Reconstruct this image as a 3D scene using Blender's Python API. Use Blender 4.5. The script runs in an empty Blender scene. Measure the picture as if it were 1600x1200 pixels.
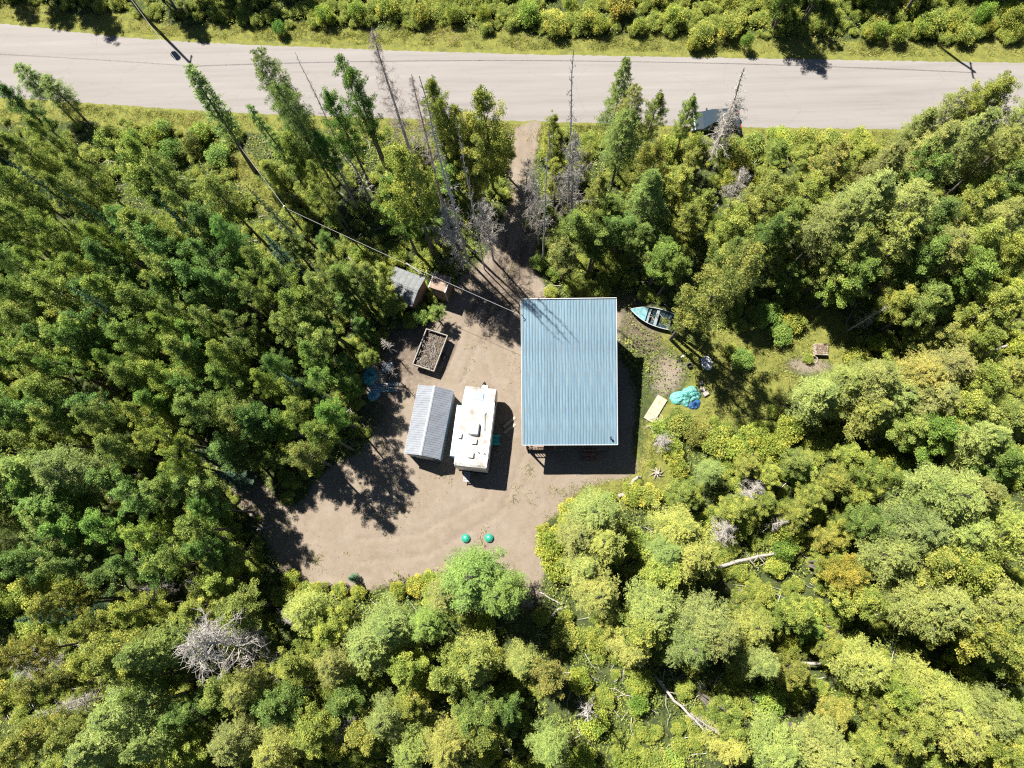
import bpy, bmesh, math, random
import numpy as np
from mathutils import Matrix, Vector
random.seed(7)
R = np.random.default_rng(7)
scene = bpy.context.scene
COL = scene.collection

# ------------------------------------------------------------------ camera
FOC, CAM_H, NX, NY = 1081.0, 55.0, 840.0, 860.0      # drone 55 m up, looking almost straight down
_d = np.array([NX-800, -(NY-600), -FOC]); _d /= np.linalg.norm(_d)
_z = -_d; _x = np.array([1., 0, 0])-_z[0]*_z; _x /= np.linalg.norm(_x); _y = np.cross(_z, _x)
CM = np.array([_x, _y, _z])
cam_d = bpy.data.cameras.new('camera'); cam = bpy.data.objects.new('camera', cam_d); COL.objects.link(cam)
cam_d.sensor_width = 36; cam_d.lens = FOC/1600*36; cam_d.clip_end = 5000; cam_d.clip_start = .5
mw = Matrix([list(CM[0])+[0], list(CM[1])+[0], list(CM[2])+[CAM_H], [0, 0, 0, 1]])
cam.matrix_world = mw
scene.camera = cam

# ------------------------------------------------------------------ light
SUN_EL = math.radians(56.5); SHX, SHY = .688, -.725      # shadows fall to the lower right
world = bpy.data.worlds.new('World'); scene.world = world; world.use_nodes = True
wn = world.node_tree.nodes; wl = world.node_tree.links; wn.clear()
sky = wn.new('ShaderNodeTexSky'); sky.sky_type = 'NISHITA'; sky.sun_disc = False
sky.sun_elevation = SUN_EL; sky.sun_rotation = math.atan2(-SHX, -SHY)
sky.air_density = .6; sky.dust_density = .2; sky.ozone_density = 3
bg = wn.new('ShaderNodeBackground'); bg.inputs['Strength'].default_value = .05
wo = wn.new('ShaderNodeOutputWorld'); wl.new(sky.outputs[0], bg.inputs[0]); wl.new(bg.outputs[0], wo.inputs[0])
sl = bpy.data.lights.new('sun', 'SUN'); sl.energy = 5; sl.angle = math.radians(.5); sl.color = (1, .955, .88)
so = bpy.data.objects.new('sun', sl); COL.objects.link(so); so.location = (-30, 40, 80)
sv = Vector((-SHX*math.cos(SUN_EL), -SHY*math.cos(SUN_EL), math.sin(SUN_EL)))
so.rotation_euler = sv.to_track_quat('Z', 'Y').to_euler()
scene.view_settings.view_transform = 'Standard'; scene.view_settings.look = 'None'
scene.view_settings.exposure = 1.95; scene.view_settings.gamma = 1; scene.view_settings.use_curve_mapping = False
scene.render.engine = 'CYCLES'
scene.cycles.use_denoising = False; scene.cycles.pixel_filter_type = 'BLACKMAN_HARRIS'; scene.cycles.filter_width = 1.25
scene.cycles.max_bounces = 6; scene.cycles.diffuse_bounces = 3; scene.cycles.transparent_max_bounces = 6
scene.cycles.transmission_bounces = 3; scene.cycles.glossy_bounces = 2

# ------------------------------------------------------------------ pixels of the survey photo <-> ground metres
def G(px, py, h=0.0):
    v = CM @ np.array([px-800, -(py-600), -FOC]); t = (h-CAM_H)/v[2]
    return Vector((v[0]*t, v[1]*t, h))
def PX(x, y, z=0.0):
    x = np.asarray(x, float); y = np.asarray(y, float); z = np.asarray(z, float)+0*x-CAM_H
    cx = CM[0, 0]*x+CM[1, 0]*y+CM[2, 0]*z; cy = CM[0, 1]*x+CM[1, 1]*y+CM[2, 1]*z; cz = CM[0, 2]*x+CM[1, 2]*y+CM[2, 2]*z
    return 800-FOC*cx/cz, 600+FOC*cy/cz
def in_poly(px, py, poly):
    px = np.asarray(px); c = np.zeros(px.shape, bool); n = len(poly)
    for i in range(n):
        x0, y0 = poly[i]; x1, y1 = poly[(i+1) % n]
        if y0 == y1: continue
        t = ((y0 > py) != (y1 > py)) & (px < (x1-x0)*(py-y0)/(y1-y0)+x0)
        c ^= t
    return c

# ------------------------------------------------------------------ materials
def mat(name): 
    m = bpy.data.materials.new(name); m.use_nodes = True
    return m, m.node_tree.nodes, m.node_tree.links, m.node_tree.nodes['Principled BSDF']
KA = .62      # real-world albedos; the photo is exposed for the dark woods
def pmat(name, col, rough=.7, metal=0, var=.15, scale=6, bump=0, col2=None, spec=.4, stretch=None, dirt=0, objvar=0):
    m, n, l, b = mat(name); col = tuple(c*KA for c in col); col2 = col2 and tuple(c*KA for c in col2)
    b.inputs['Roughness'].default_value = rough; b.inputs['Metallic'].default_value = metal
    b.inputs['Specular IOR Level'].default_value = spec
    tc = n.new('ShaderNodeTexCoord'); mp = n.new('ShaderNodeMapping'); l.new(tc.outputs['Object'], mp.inputs[0])
    if stretch: mp.inputs['Scale'].default_value = stretch
    nz = n.new('ShaderNodeTexNoise'); nz.inputs['Scale'].default_value = scale; nz.inputs['Detail'].default_value = 8
    nz.inputs['Roughness'].default_value = .65; l.new(mp.outputs[0], nz.inputs['Vector'])
    rp = n.new('ShaderNodeValToRGB'); l.new(nz.outputs['Fac'], rp.inputs[0])
    c2 = col2 or tuple(max(0, c*(1-2*var)) for c in col)
    rp.color_ramp.elements[0].position = .33; rp.color_ramp.elements[1].position = .66
    rp.color_ramp.elements[0].color = (*c2, 1); rp.color_ramp.elements[1].color = (*[min(1, c*(1+var*.4)) for c in col], 1)
    out = rp.outputs[0]
    if dirt:
        n2 = n.new('ShaderNodeTexNoise'); n2.inputs['Scale'].default_value = 1.1; n2.inputs['Detail'].default_value = 10; n2.inputs['Roughness'].default_value = .75
        l.new(tc.outputs['Object'], n2.inputs['Vector'])
        r2 = n.new('ShaderNodeValToRGB'); r2.color_ramp.elements[0].position = .48; r2.color_ramp.elements[1].position = .62
        l.new(n2.outputs['Fac'], r2.inputs[0])
        mx = n.new('ShaderNodeMixRGB'); mx.inputs[2].default_value = (.10, .08, .055, 1)
        mu = n.new('ShaderNodeMath'); mu.operation = 'MULTIPLY'; mu.inputs[1].default_value = dirt
        l.new(r2.outputs[0], mu.inputs[0]); l.new(mu.outputs[0], mx.inputs[0]); l.new(out, mx.inputs[1]); out = mx.outputs[0]
    if objvar:
        oi = n.new('ShaderNodeObjectInfo'); mr = n.new('ShaderNodeMapRange'); mr.inputs[3].default_value = 1-objvar; mr.inputs[4].default_value = 1+objvar
        l.new(oi.outputs['Random'], mr.inputs[0]); hv = n.new('ShaderNodeHueSaturation'); l.new(mr.outputs[0], hv.inputs['Value']); l.new(out, hv.inputs['Color']); out = hv.outputs[0]
    l.new(out, b.inputs['Base Color'])
    if bump:
        bp = n.new('ShaderNodeBump'); bp.inputs['Strength'].default_value = bump; bp.inputs['Distance'].default_value = .02
        l.new(nz.outputs['Fac'], bp.inputs['Height']); l.new(bp.outputs[0], b.inputs['Normal'])
    return m
def leafmat(name, dark, light, gold, trans=.3, goldpos=.86):
    m, n, l, b = mat(name)
    at = n.new('ShaderNodeAttribute'); at.attribute_name = 'tone'
    rp = n.new('ShaderNodeValToRGB'); e = rp.color_ramp.elements
    e[0].position = .05; e[0].color = (*dark, 1); e[1].position = .75; e[1].color = (*light, 1)
    g = e.new(goldpos+.08); g.color = (*gold, 1); l.new(at.outputs['Fac'], rp.inputs[0])
    oi = n.new('ShaderNodeObjectInfo'); mx = n.new('ShaderNodeMixRGB'); mx.blend_type = 'MULTIPLY'; mx.inputs[0].default_value = 1
    l.new(rp.outputs[0], mx.inputs[1]); l.new(oi.outputs['Color'], mx.inputs[2])
    b.inputs['Roughness'].default_value = .55; b.inputs['Specular IOR Level'].default_value = .25
    l.new(mx.outputs[0], b.inputs['Base Color'])
    tr = n.new('ShaderNodeBsdfTranslucent'); hs = n.new('ShaderNodeHueSaturation'); hs.inputs['Value'].default_value = 1.15
    hs.inputs['Saturation'].default_value = 1.1
    l.new(mx.outputs[0], hs.inputs['Color']); l.new(hs.outputs[0], tr.inputs[0])
    ms = n.new('ShaderNodeMixShader'); ms.inputs[0].default_value = trans
    l.new(b.outputs[0], ms.inputs[1]); l.new(tr.outputs[0], ms.inputs[2]); l.new(ms.outputs[0], n['Material Output'].inputs[0])
    return m
M = dict(
    leaf=leafmat('poplar_leaves', (.08, .118, .020), (.25, .275, .052), (.32, .31, .06), .34),
    larch=leafmat('larch_needles', (.095, .14, .035), (.27, .30, .07), (.32, .33, .09), .34, .9),
    spruce=leafmat('spruce_needles', (.03, .065, .035), (.085, .135, .075), (.12, .16, .09), .12),
    bush=leafmat('bush_leaves', (.085, .13, .018), (.24, .28, .05), (.36, .33, .05)),
    weed=leafmat('undergrowth_leaves', (.05, .08, .018), (.20, .24, .032), (.30, .27, .06), .25),
    grass=leafmat('grass_blades', (.12, .14, .035), (.24, .25, .06), (.38, .32, .15), .3),
    bark=pmat('bark', (.20, .17, .14), .9, scale=9, var=.3, bump=.5, stretch=(1, 1, .3)),
    deadwood=pmat('weathered_dead_wood', (.62, .57, .50), .85, scale=12, var=.22, bump=.3),
    brownwood=pmat('dead_brown_twigs', (.55, .46, .40), .9, scale=12, var=.2),
    log=pmat('fallen_log_wood', (.40, .36, .31), .85, scale=7, var=.3, bump=.5),
    darklog=pmat('dark_rotten_wood', (.09, .07, .055), .9, scale=7, var=.3, bump=.6),
    roof=pmat('galvanised_blue_steel', (.19, .285, .335), .5, .1, var=.09, scale=2.2, col2=(.095, .165, .225), stretch=(4, .22, 1), spec=.35, objvar=.10, dirt=.2),
    roof2=pmat('galvanised_steel', (.31, .335, .375), .4, .3, var=.14, scale=2.2, dirt=.2, objvar=.06),
    trim=pmat('pale_trim', (.62, .64, .64), .5, .2, var=.05),
    siding=pmat('dark_brown_siding', (.11, .08, .06), .8, var=.2, scale=4, bump=.2),
    deck=pmat('deck_boards', (.26, .18, .13), .8, var=.2, scale=9),
    redwood=pmat('reddish_wood', (.27, .12, .08), .8, var=.2, scale=9),
    darkmetal=pmat('dark_metal', (.03, .03, .032), .5, .4, var=.2),
    grey=pmat('grey_metal', (.30, .32, .34), .5, .5, var=.15),
    rv=pmat('white_camper_roof', (.44, .44, .42), .6, var=.12, scale=3, dirt=.85),
    rvside=pmat('white_camper_siding', (.72, .73, .74), .4, var=.05, scale=5),
    rvslide=pmat('pale_blue_slideout', (.20, .38, .55), .4, var=.08, scale=5),
    white=pmat('white_plastic', (.72, .72, .69), .4, var=.06),
    glass=pmat('dark_window_glass', (.03, .045, .055), .08, 0, var=.1, spec=.8),
    tyre=pmat('tyre_rubber', (.02, .02, .02), .85, var=.2),
    teal=pmat('teal_plastic', (.02, .62, .50), .45, var=.1),
    lid=pmat('green_lid_plastic', (.015, .33, .22), .45, var=.2, scale=8, dirt=.35),
    tarp=pmat('turquoise_tarp', (.16, .44, .38), .6, var=.2, scale=9, col2=(.04, .25, .23), bump=.6, dirt=.35),
    bluetarp=pmat('blue_tarp', (.02, .10, .26), .5, var=.2, scale=5),
    plywood=pmat('pale_plywood', (.42, .38, .27), .8, var=.18, scale=4, dirt=.25),
    plank=pmat('grey_plank', (.36, .31, .24), .85, var=.2, scale=8, stretch=(1, 6, 1)),
    tanwall=pmat('tan_painted_board', (.32, .21, .15), .8, var=.12, scale=6),
    tanroof=pmat('tan_roll_roofing', (.34, .24, .18), .9, var=.3, scale=5, dirt=.8),
    shingle=pmat('grey_shingle', (.19, .20, .20), .9, var=.16, scale=11, bump=.3, objvar=.1),
    boat=pmat('aluminium_hull', (.34, .40, .42), .35, .6, var=.15, scale=8),
    boatteal=pmat('teal_bow_paint', (.02, .25, .30), .4, .1, var=.35, scale=4, col2=(.28, .38, .38), dirt=.3),
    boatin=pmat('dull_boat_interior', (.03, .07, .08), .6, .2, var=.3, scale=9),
    carbody=pmat('dark_blue_grey_car_paint', (.055, .075, .085), .3, .4, var=.08),
    lamp=pmat('clear_lamp_lens', (.6, .6, .62), .15, var=.05),
    redlamp=pmat('red_lamp_lens', (.35, .02, .02), .2, var=.05),
    concrete=pmat('concrete', (.34, .31, .27), .9, var=.2, scale=9, bump=.4),
    clod=pmat('dark_soil_clod', (.15, .11, .08), .95, var=.3, scale=20),
    leaflitter=pmat('dead_leaf_litter', (.23, .16, .10), .95, var=.3, scale=20),
    pole=pmat('creosoted_pole', (.20, .17, .14), .85, var=.2, scale=5, stretch=(1, 1, .2)),
    cable=pmat('grey_cable', (.34, .34, .34), .6, var=.05),
    pipe=pmat('pale_blue_pipe', (.22, .48, .60), .5, var=.2),
    sheet=pmat('grey_blue_sheet', (.34, .44, .50), .5, .2, var=.15),
)

# ------------------------------------------------------------------ helpers
def new_mesh(name, V, F, material, tone=None, smooth=False):
    """V (n,3); F list of arrays (each k-gon block of shape (m,k))"""
    V = np.asarray(V, np.float32).reshape(-1, 3); blocks = [np.asarray(f, np.int32) for f in F if len(f)]
    me = bpy.data.meshes.new(name)
    me.vertices.add(len(V)); me.vertices.foreach_set('co', V.ravel())
    li = np.concatenate([b.ravel() for b in blocks]); sz = np.concatenate([np.full(len(b), b.shape[1], np.int32) for b in blocks])
    me.loops.add(len(li)); me.loops.foreach_set('vertex_index', li)
    me.polygons.add(len(sz)); me.polygons.foreach_set('loop_start', np.concatenate([[0], np.cumsum(sz)[:-1]]).astype(np.int32))
    if tone is not None:
        a = me.attributes.new('tone', 'FLOAT', 'FACE'); a.data.foreach_set('value', np.asarray(tone, np.float32))
    me.update(calc_edges=True)
    me.polygons.foreach_set('use_smooth', np.full(len(sz), bool(smooth)))
    me.materials.append(material)
    return me
def link(name, me, parent=None, loc=(0, 0, 0), rot=(0, 0, 0)):
    o = bpy.data.objects.new(name, me); COL.objects.link(o); o.location = loc; o.rotation_euler = rot
    if parent is not None: o.parent = parent
    return o
def thing(name, label, cat, loc=(0, 0, 0), rz=0, group=None):
    o = link(name, None, None, loc, (0, 0, rz)); o.empty_display_size = .3
    return tag(o, label, cat, group)
def tag(o, label=None, cat=None, group=None, kind=None):
    if label: o['label'] = label
    if cat: o['category'] = cat
    if group: o['group'] = group
    if kind: o['kind'] = kind
    return o
class MB:
    def __init__(s): s.v = []; s.f = {}; s.n = 0
    def add(s, V, F):
        V = np.asarray(V, float).reshape(-1, 3); s.v.append(V)
        for f in F: s.f.setdefault(len(f), []).append([i+s.n for i in f])
        s.n += len(V); return s
    def box(s, c, d, rz=0, taper=1.0, tilt=None):
        x, y, z = [a/2 for a in d]
        V = np.array([(-x, -y, -z), (x, -y, -z), (x, y, -z), (-x, y, -z), (-x*taper, -y*taper, z), (x*taper, -y*taper, z), (x*taper, y*taper, z), (-x*taper, y*taper, z)])
        if tilt: V = V @ np.array(Matrix.Rotation(tilt[0], 3, tilt[1])).T
        if rz: V = V @ np.array(Matrix.Rotation(rz, 3, 'Z')).T
        return s.add(V+np.array(c), [(0, 3, 2, 1), (4, 5, 6, 7), (0, 1, 5, 4), (1, 2, 6, 5), (2, 3, 7, 6), (3, 0, 4, 7)])
    def tube(s, pts, rad, n=6, cap=True):
        V, Q = tube(np.array(pts, float), rad, n)
        F = [tuple(q) for q in Q]
        if cap: F += [tuple(range(n))[::-1], tuple(range(len(V)-n, len(V)))]
        return s.add(V, F)
    def cyl(s, a, b, r, n=12): return s.tube([a, b], [r, r], n)
    def prism(s, prof, x0, x1):
        """profile in (y,z), extruded along x"""
        k = len(prof); V = [(x0, y, z) for y, z in prof]+[(x1, y, z) for y, z in prof]
        return s.add(V, [tuple(range(k))[::-1] if x1 > x0 else tuple(range(k)), tuple(range(k, 2*k))]+[(i, (i+1) % k, k+(i+1) % k, k+i) for i in range(k)])
    def quad(s, a, b, c, d): return s.add([a, b, c, d], [(0, 1, 2, 3)])
    def mesh(s, name, m, smooth=False, bevel=0):
        me = new_mesh(name, np.concatenate(s.v), [np.array(f) for f in s.f.values()], m)
        if bevel or True:
            bm = bmesh.new(); bm.from_mesh(me)
            bmesh.ops.recalc_face_normals(bm, faces=bm.faces)
            if bevel: bmesh.ops.bevel(bm, geom=bm.edges[:], offset=bevel, segments=1, affect='EDGES', clamp_overlap=True)
            bm.to_mesh(me); bm.free()
        if smooth: me.polygons.foreach_set('use_smooth', [True]*len(me.polygons))
        return me
    def obj(s, name, m, parent=None, loc=(0, 0, 0), rot=(0, 0, 0), smooth=False, bevel=0):
        return link(name, s.mesh(name, m, smooth, bevel), parent, loc, rot)
def tube(P, rad, n=5):
    P = np.asarray(P, float); k = len(P); rad = np.broadcast_to(np.asarray(rad, float), (k,))
    T = np.gradient(P, axis=0); T /= np.linalg.norm(T, axis=1)[:, None]+1e-9
    up = np.array([0, 0, 1.]) if abs(T[0, 2]) < .9 else np.array([1., 0, 0])
    A = np.cross(T, up); A /= np.linalg.norm(A, axis=1)[:, None]+1e-9; B = np.cross(T, A)
    an = np.arange(n)*2*math.pi/n
    V = (P[:, None]+rad[:, None, None]*(np.cos(an)[None, :, None]*A[:, None]+np.sin(an)[None, :, None]*B[:, None])).reshape(-1, 3)
    i = np.arange(k-1)[:, None]*n; j = np.arange(n)[None]; j2 = (j+1) % n
    return V, np.stack([i+j, i+j2, i+n+j2, i+n+j], -1).reshape(-1, 4)
class TB:     # bundle of tubes
    def __init__(s): s.V = []; s.Q = []; s.n = 0
    def add(s, P, r, n=4):
        V, Q = tube(P, r, n); s.V.append(V); s.Q.append(Q+s.n); s.n += len(V)
    def mesh(s, name, m): return new_mesh(name, np.concatenate(s.V), [np.concatenate(s.Q)], m, smooth=True)
def leaves(C, size, up=.35, asp=.62, axis=None, rng=R):
    """kite-shaped leaves at centres C, returns V, F"""
    n = len(C); N = rng.normal(size=(n, 3)); N[:, 2] = np.abs(N[:, 2])+up*2; N /= np.linalg.norm(N, axis=1)[:, None]
    T = rng.normal(size=(n, 3)) if axis is None else axis+.35*rng.normal(size=(n, 3))
    T -= (T*N).sum(1)[:, None]*N; T /= np.linalg.norm(T, axis=1)[:, None]+1e-9; B = np.cross(N, T)
    L = (size*rng.uniform(.5, 1.6, n))[:, None]; W = L*asp
    V = np.stack([C-T*L/2, C+B*W/2+T*L*.08, C+T*L/2-N*L*.12, C-B*W/2+T*L*.08], 1).reshape(-1, 3)
    return V, np.arange(n*4).reshape(n, 4)
def unit(v): return v/(np.linalg.norm(v)+1e-9)

# ------------------------------------------------------------------ open ground: polygons traced on the survey photo
YARD = [(795, 190), (840, 190), (834, 250), (830, 300), (840, 360), (838, 430), (846, 470), (960, 470), (968, 560), (985, 600), (995, 700), (1000, 742), (940, 752), (900, 770), (880, 790),
        (850, 815), (842, 860), (850, 905), (835, 960), (800, 940), (760, 925), (690, 905), (600, 918), (520, 928), (480, 915), (455, 890), (447, 850), (440, 820), (375, 770), (358, 742), (372, 735), (430, 780), (470, 785), (500, 745),
        (560, 705), (600, 660), (606, 640), (570, 625), (570, 565), (610, 545), (640, 515), (690, 500), (700, 470), (720, 440), (752, 410), (778, 360), (798, 300), (790, 245)]
LAWN = [(968, 480), (1000, 500), (1100, 520), (1240, 470), (1300, 470), (1345, 540), (1330, 575), (1260, 580), (1230, 640), (1200, 680), (1090, 660), (1060, 690), (1075, 740), (1010, 800), (900, 800), (880, 775), (930, 750), (1000, 735), (1015, 640), (1070, 600), (1060, 560), (1000, 530)]
PATH = [(355, 740), (375, 735), (410, 770), (450, 800), (460, 860), (480, 920), (450, 930), (430, 880), (400, 830), (370, 790)]
PATCH = [(325, 235), (400, 235), (420, 290), (440, 330), (425, 350), (380, 290), (330, 265)]
NB = [(-220, 5), (-100, 18), (0, 32), (90, 42), (180, 53), (290, 61), (400, 66), (600, 74), (800, 80), (1000, 84), (1200, 87), (1400, 91), (1600, 94), (1800, 97)]
SB = [(-220, 138), (-100, 148), (0, 157), (90, 162), (190, 169), (290, 176), (400, 182), (600, 189), (800, 193), (1000, 199), (1200, 204), (1400, 206), (1600, 207), (1800, 208)]
nbx, nby = zip(*NB); sbx, sby = zip(*SB)
X0, X1, Y0, Y1, ST = -60.0, 60.0, -24.0, 62.0, .25
gx = np.arange(X0, X1+1e-6, ST); gy = np.arange(Y0, Y1+1e-6, ST); GX, GY = np.meshgrid(gx, gy)
GPX, GPY = PX(GX, GY, 0)
def blur(a, k):
    for ax in (0, 1):
        c = np.cumsum(np.pad(a, [(k+1, k) if i == ax else (0, 0) for i in (0, 1)], mode='edge'), axis=ax)
        a = (np.take(c, range(2*k+1, c.shape[ax]), axis=ax)-np.take(c, range(0, c.shape[ax]-2*k-1), axis=ax))/(2*k+1)
    return a
def vnoise(x, y, s, seed=0):
    """cheap smooth value noise"""
    r = np.random.default_rng(seed).random((97, 97)); x = x/s+31.7; y = y/s+17.3
    xi = np.floor(x).astype(int); yi = np.floor(y).astype(int); fx = x-xi; fy = y-yi; fx = fx*fx*(3-2*fx); fy = fy*fy*(3-2*fy)
    a = r[xi % 97, yi % 97]; b = r[(xi+1) % 97, yi % 97]; c = r[xi % 97, (yi+1) % 97]; d = r[(xi+1) % 97, (yi+1) % 97]
    return (a*(1-fx)+b*fx)*(1-fy)+(c*(1-fx)+d*fx)*fy
def fnoise(x, y, s, seed=0): return .5*vnoise(x, y, s, seed)+.3*vnoise(x, y, s/2.1, seed+1)+.2*vnoise(x, y, s/4.3, seed+2)
jx = (fnoise(GX, GY, 2.2, 5)-.5)*26; jy = (fnoise(GX, GY, 2.2, 8)-.5)*26      # ragged borders
def pmask(poly, k=2, j=1): return blur(in_poly(GPX+jx*j, GPY+jy*j, poly).astype(float), k)
yard = pmask(YARD, 2); path = pmask(PATH, 3); lawn = pmask(LAWN, 4); patch = pmask(PATCH, 3)
ny = np.interp(GPX, nbx, nby); sy = np.interp(GPX, sbx, sby)
north = (ny-GPY)/15.0; south = (GPY-sy)/16.5                   # metres beyond the road edges, roughly
wob = (fnoise(GX, GY, 5, 3)-.5)*5
verge = blur(((north > -1) & (north < 1.9+wob*.4)).astype(float), 2)+blur(((south > -1) & (south < 1.4+wob*.7)).astype(float), 2)
lefts = blur(((south > 0) & (south < 4.5+wob) & (GPX > 150) & (GPX < 340)).astype(float), 3)
onroad = (north < .1) & (south < .1)
grassw = np.clip(lawn*.95+verge+patch+lefts*.8, 0, 1)*(1-.92*yard)
# bare patches in the lawn, weeds in the yard
bare = np.clip((fnoise(GX, GY, 3.5, 21)-.5)*5, 0, 1)
dirtR = pmask([(1010, 545), (1060, 545), (1085, 590), (1060, 610), (1030, 640), (1010, 610)], 5)+pmask([(1215, 560), (1290, 555), (1330, 580), (1250, 590), (1215, 575)], 3)+.7*pmask([(960, 440), (1010, 470), (1010, 560), (965, 530)], 5)
sand = np.clip(yard*1.0+path*.7+dirtR*.75, 0, 1)
grassw = grassw*(1-np.clip(dirtR, 0, 1)*.8)
weeds = np.clip((fnoise(GX, GY, 1.6, 44)-.60)*9, 0, 1)*yard*.7
edgeweed = yard*(1-yard)*4
grassw = np.clip(grassw+weeds*.6*(GPY > 720)*(GPX > 820)+.35*weeds+edgeweed*.3, 0, 1)
forest = np.clip(1-sand-grassw, 0, 1)
relief = (fnoise(GX, GY, 6, 12)-.5)*.7*blur(forest*(~onroad), 6)+(fnoise(GX, GY, 1.1, 30)-.5)*.05*(1-onroad)
relief *= np.clip(np.minimum(np.maximum(north, south), 3)/3, 0, 1)
# low bank of pushed-up sand at the lower edge of the yard
bank = np.exp(-((GPY-(905+.02*GPX))/9)**2)*((GPX > 480) & (GPX < 700)); relief += bank*.12*fnoise(GX, GY, .8, 9)
relief += .10*(fnoise(GX, GY, .7, 77)-.5)*pmask([(800, 780), (870, 790), (850, 920), (790, 900)], 6)
def ground_h(x, y):
    i = np.clip(((np.asarray(y)-Y0)/ST).astype(int), 0, len(gy)-1); j = np.clip(((np.asarray(x)-X0)/ST).astype(int), 0, len(gx)-1)
    return relief[i, j]
def gsample(a, x, y):
    i = np.clip(((np.asarray(y)-Y0)/ST).astype(int), 0, len(gy)-1); j = np.clip(((np.asarray(x)-X0)/ST).astype(int), 0, len(gx)-1)
    return a[i, j]

gm, n, l, b = mat('ground_surface')
b.inputs['Roughness'].default_value = .95; b.inputs['Specular IOR Level'].default_value = .15
va = n.new('ShaderNodeAttribute'); va.attribute_name = 'zone'; sp = n.new('ShaderNodeSeparateColor'); l.new(va.outputs['Color'], sp.inputs[0])
tc = n.new('ShaderNodeTexCoord')
def nz(scale, det=8, rough=.65, vec=None, st=None):
    t = n.new('ShaderNodeTexNoise'); t.inputs['Scale'].default_value = scale; t.inputs['Detail'].default_value = det; t.inputs['Roughness'].default_value = rough
    if st:
        mp = n.new('ShaderNodeMapping'); mp.inputs['Scale'].default_value = st; l.new(tc.outputs['Object'], mp.inputs[0]); l.new(mp.outputs[0], t.inputs['Vector'])
    else: l.new(tc.outputs['Object'], t.inputs['Vector'])
    return t.outputs['Fac']
def ramp(fac, *stops):
    r = n.new('ShaderNodeValToRGB'); e = r.color_ramp.elements
    while len(e) < len(stops): e.new(.5)
    for k, (p, c) in enumerate(stops): e[k].position = p; e[k].color = (*(q*KA if max(c) < .95 else q for q in c), 1)
    l.new(fac, r.inputs[0]); return r.outputs[0]
def mixc(f, a, c, t='MIX'):
    m_ = n.new('ShaderNodeMixRGB'); m_.blend_type = t
    if isinstance(f, float): m_.inputs[0].default_value = f
    else: l.new(f, m_.inputs[0])
    l.new(a, m_.inputs[1]); l.new(c, m_.inputs[2]); return m_.outputs[0]
def mth(op, a, c):
    m_ = n.new('ShaderNodeMath'); m_.operation = op; m_.use_clamp = True
    for k, q in enumerate((a, c)):
        if isinstance(q, (int, float)): m_.inputs[k].default_value = q
        else: l.new(q, m_.inputs[k])
    return m_.outputs[0]
sandc = ramp(nz(.42, 9, .72), (.3, (.15, .118, .085)), (.47, (.212, .172, .128)), (.56, (.228, .19, .15)), (.72, (.268, .232, .186)))
sandc = mixc(ramp(nz(9, 5, .8), (.35, (1, 1, 1)), (.62, (0, 0, 0))), sandc, ramp(nz(2.5), (.3, (.17, .135, .10)), (.7, (.24, .195, .155))))
sandc = mixc(mth('MULTIPLY', ramp(nz(17, 4, .8), (.60, (0, 0, 0)), (.70, (1, 1, 1))), .5), sandc, ramp(nz(3), (.3, (.09, .07, .045)), (.7, (.15, .12, .07))))
grassc = ramp(nz(1.6, 10, .8), (.3, (.075, .075, .028)), (.45, (.13, .14, .034)), (.6, (.20, .195, .04)), (.78, (.25, .21, .11)))
floorc = ramp(nz(1.8, 10, .8), (.3, (.018, .024, .012)), (.5, (.05, .065, .02)), (.64, (.09, .11, .028)), (.8, (.15, .13, .07)))
def brk(ch, k=1.5):      # zone weight broken up by noise
    s_ = mth('SUBTRACT', nz(3.5, 8, .8), .5); n_ = n.new('ShaderNodeMath'); n_.operation = 'MULTIPLY_ADD'; n_.inputs[1].default_value = k
    l.new(nz(3.0, 8, .8), n_.inputs[0]); a_ = n.new('ShaderNodeMath'); a_.operation = 'ADD'; l.new(ch, a_.inputs[0]); a_.inputs[1].default_value = -.5*k
    l.new(a_.outputs[0], n_.inputs[2])
    return ramp(n_.outputs[0], (.36, (0, 0, 0)), (.64, (1, 1, 1)))
c = mixc(brk(sp.outputs[1]), floorc, grassc); c = mixc(brk(sp.outputs[0], .9), c, sandc)
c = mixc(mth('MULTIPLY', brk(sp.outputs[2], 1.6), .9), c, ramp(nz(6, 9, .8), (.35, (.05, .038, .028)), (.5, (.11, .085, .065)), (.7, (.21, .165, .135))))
l.new(c, b.inputs['Base Color'])
bp = n.new('ShaderNodeBump'); bp.inputs['Strength'].default_value = .5; bp.inputs['Distance'].default_value = .05
l.new(nz(7, 9, .75), bp.inputs['Height']); l.new(bp.outputs[0], b.inputs['Normal'])

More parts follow.
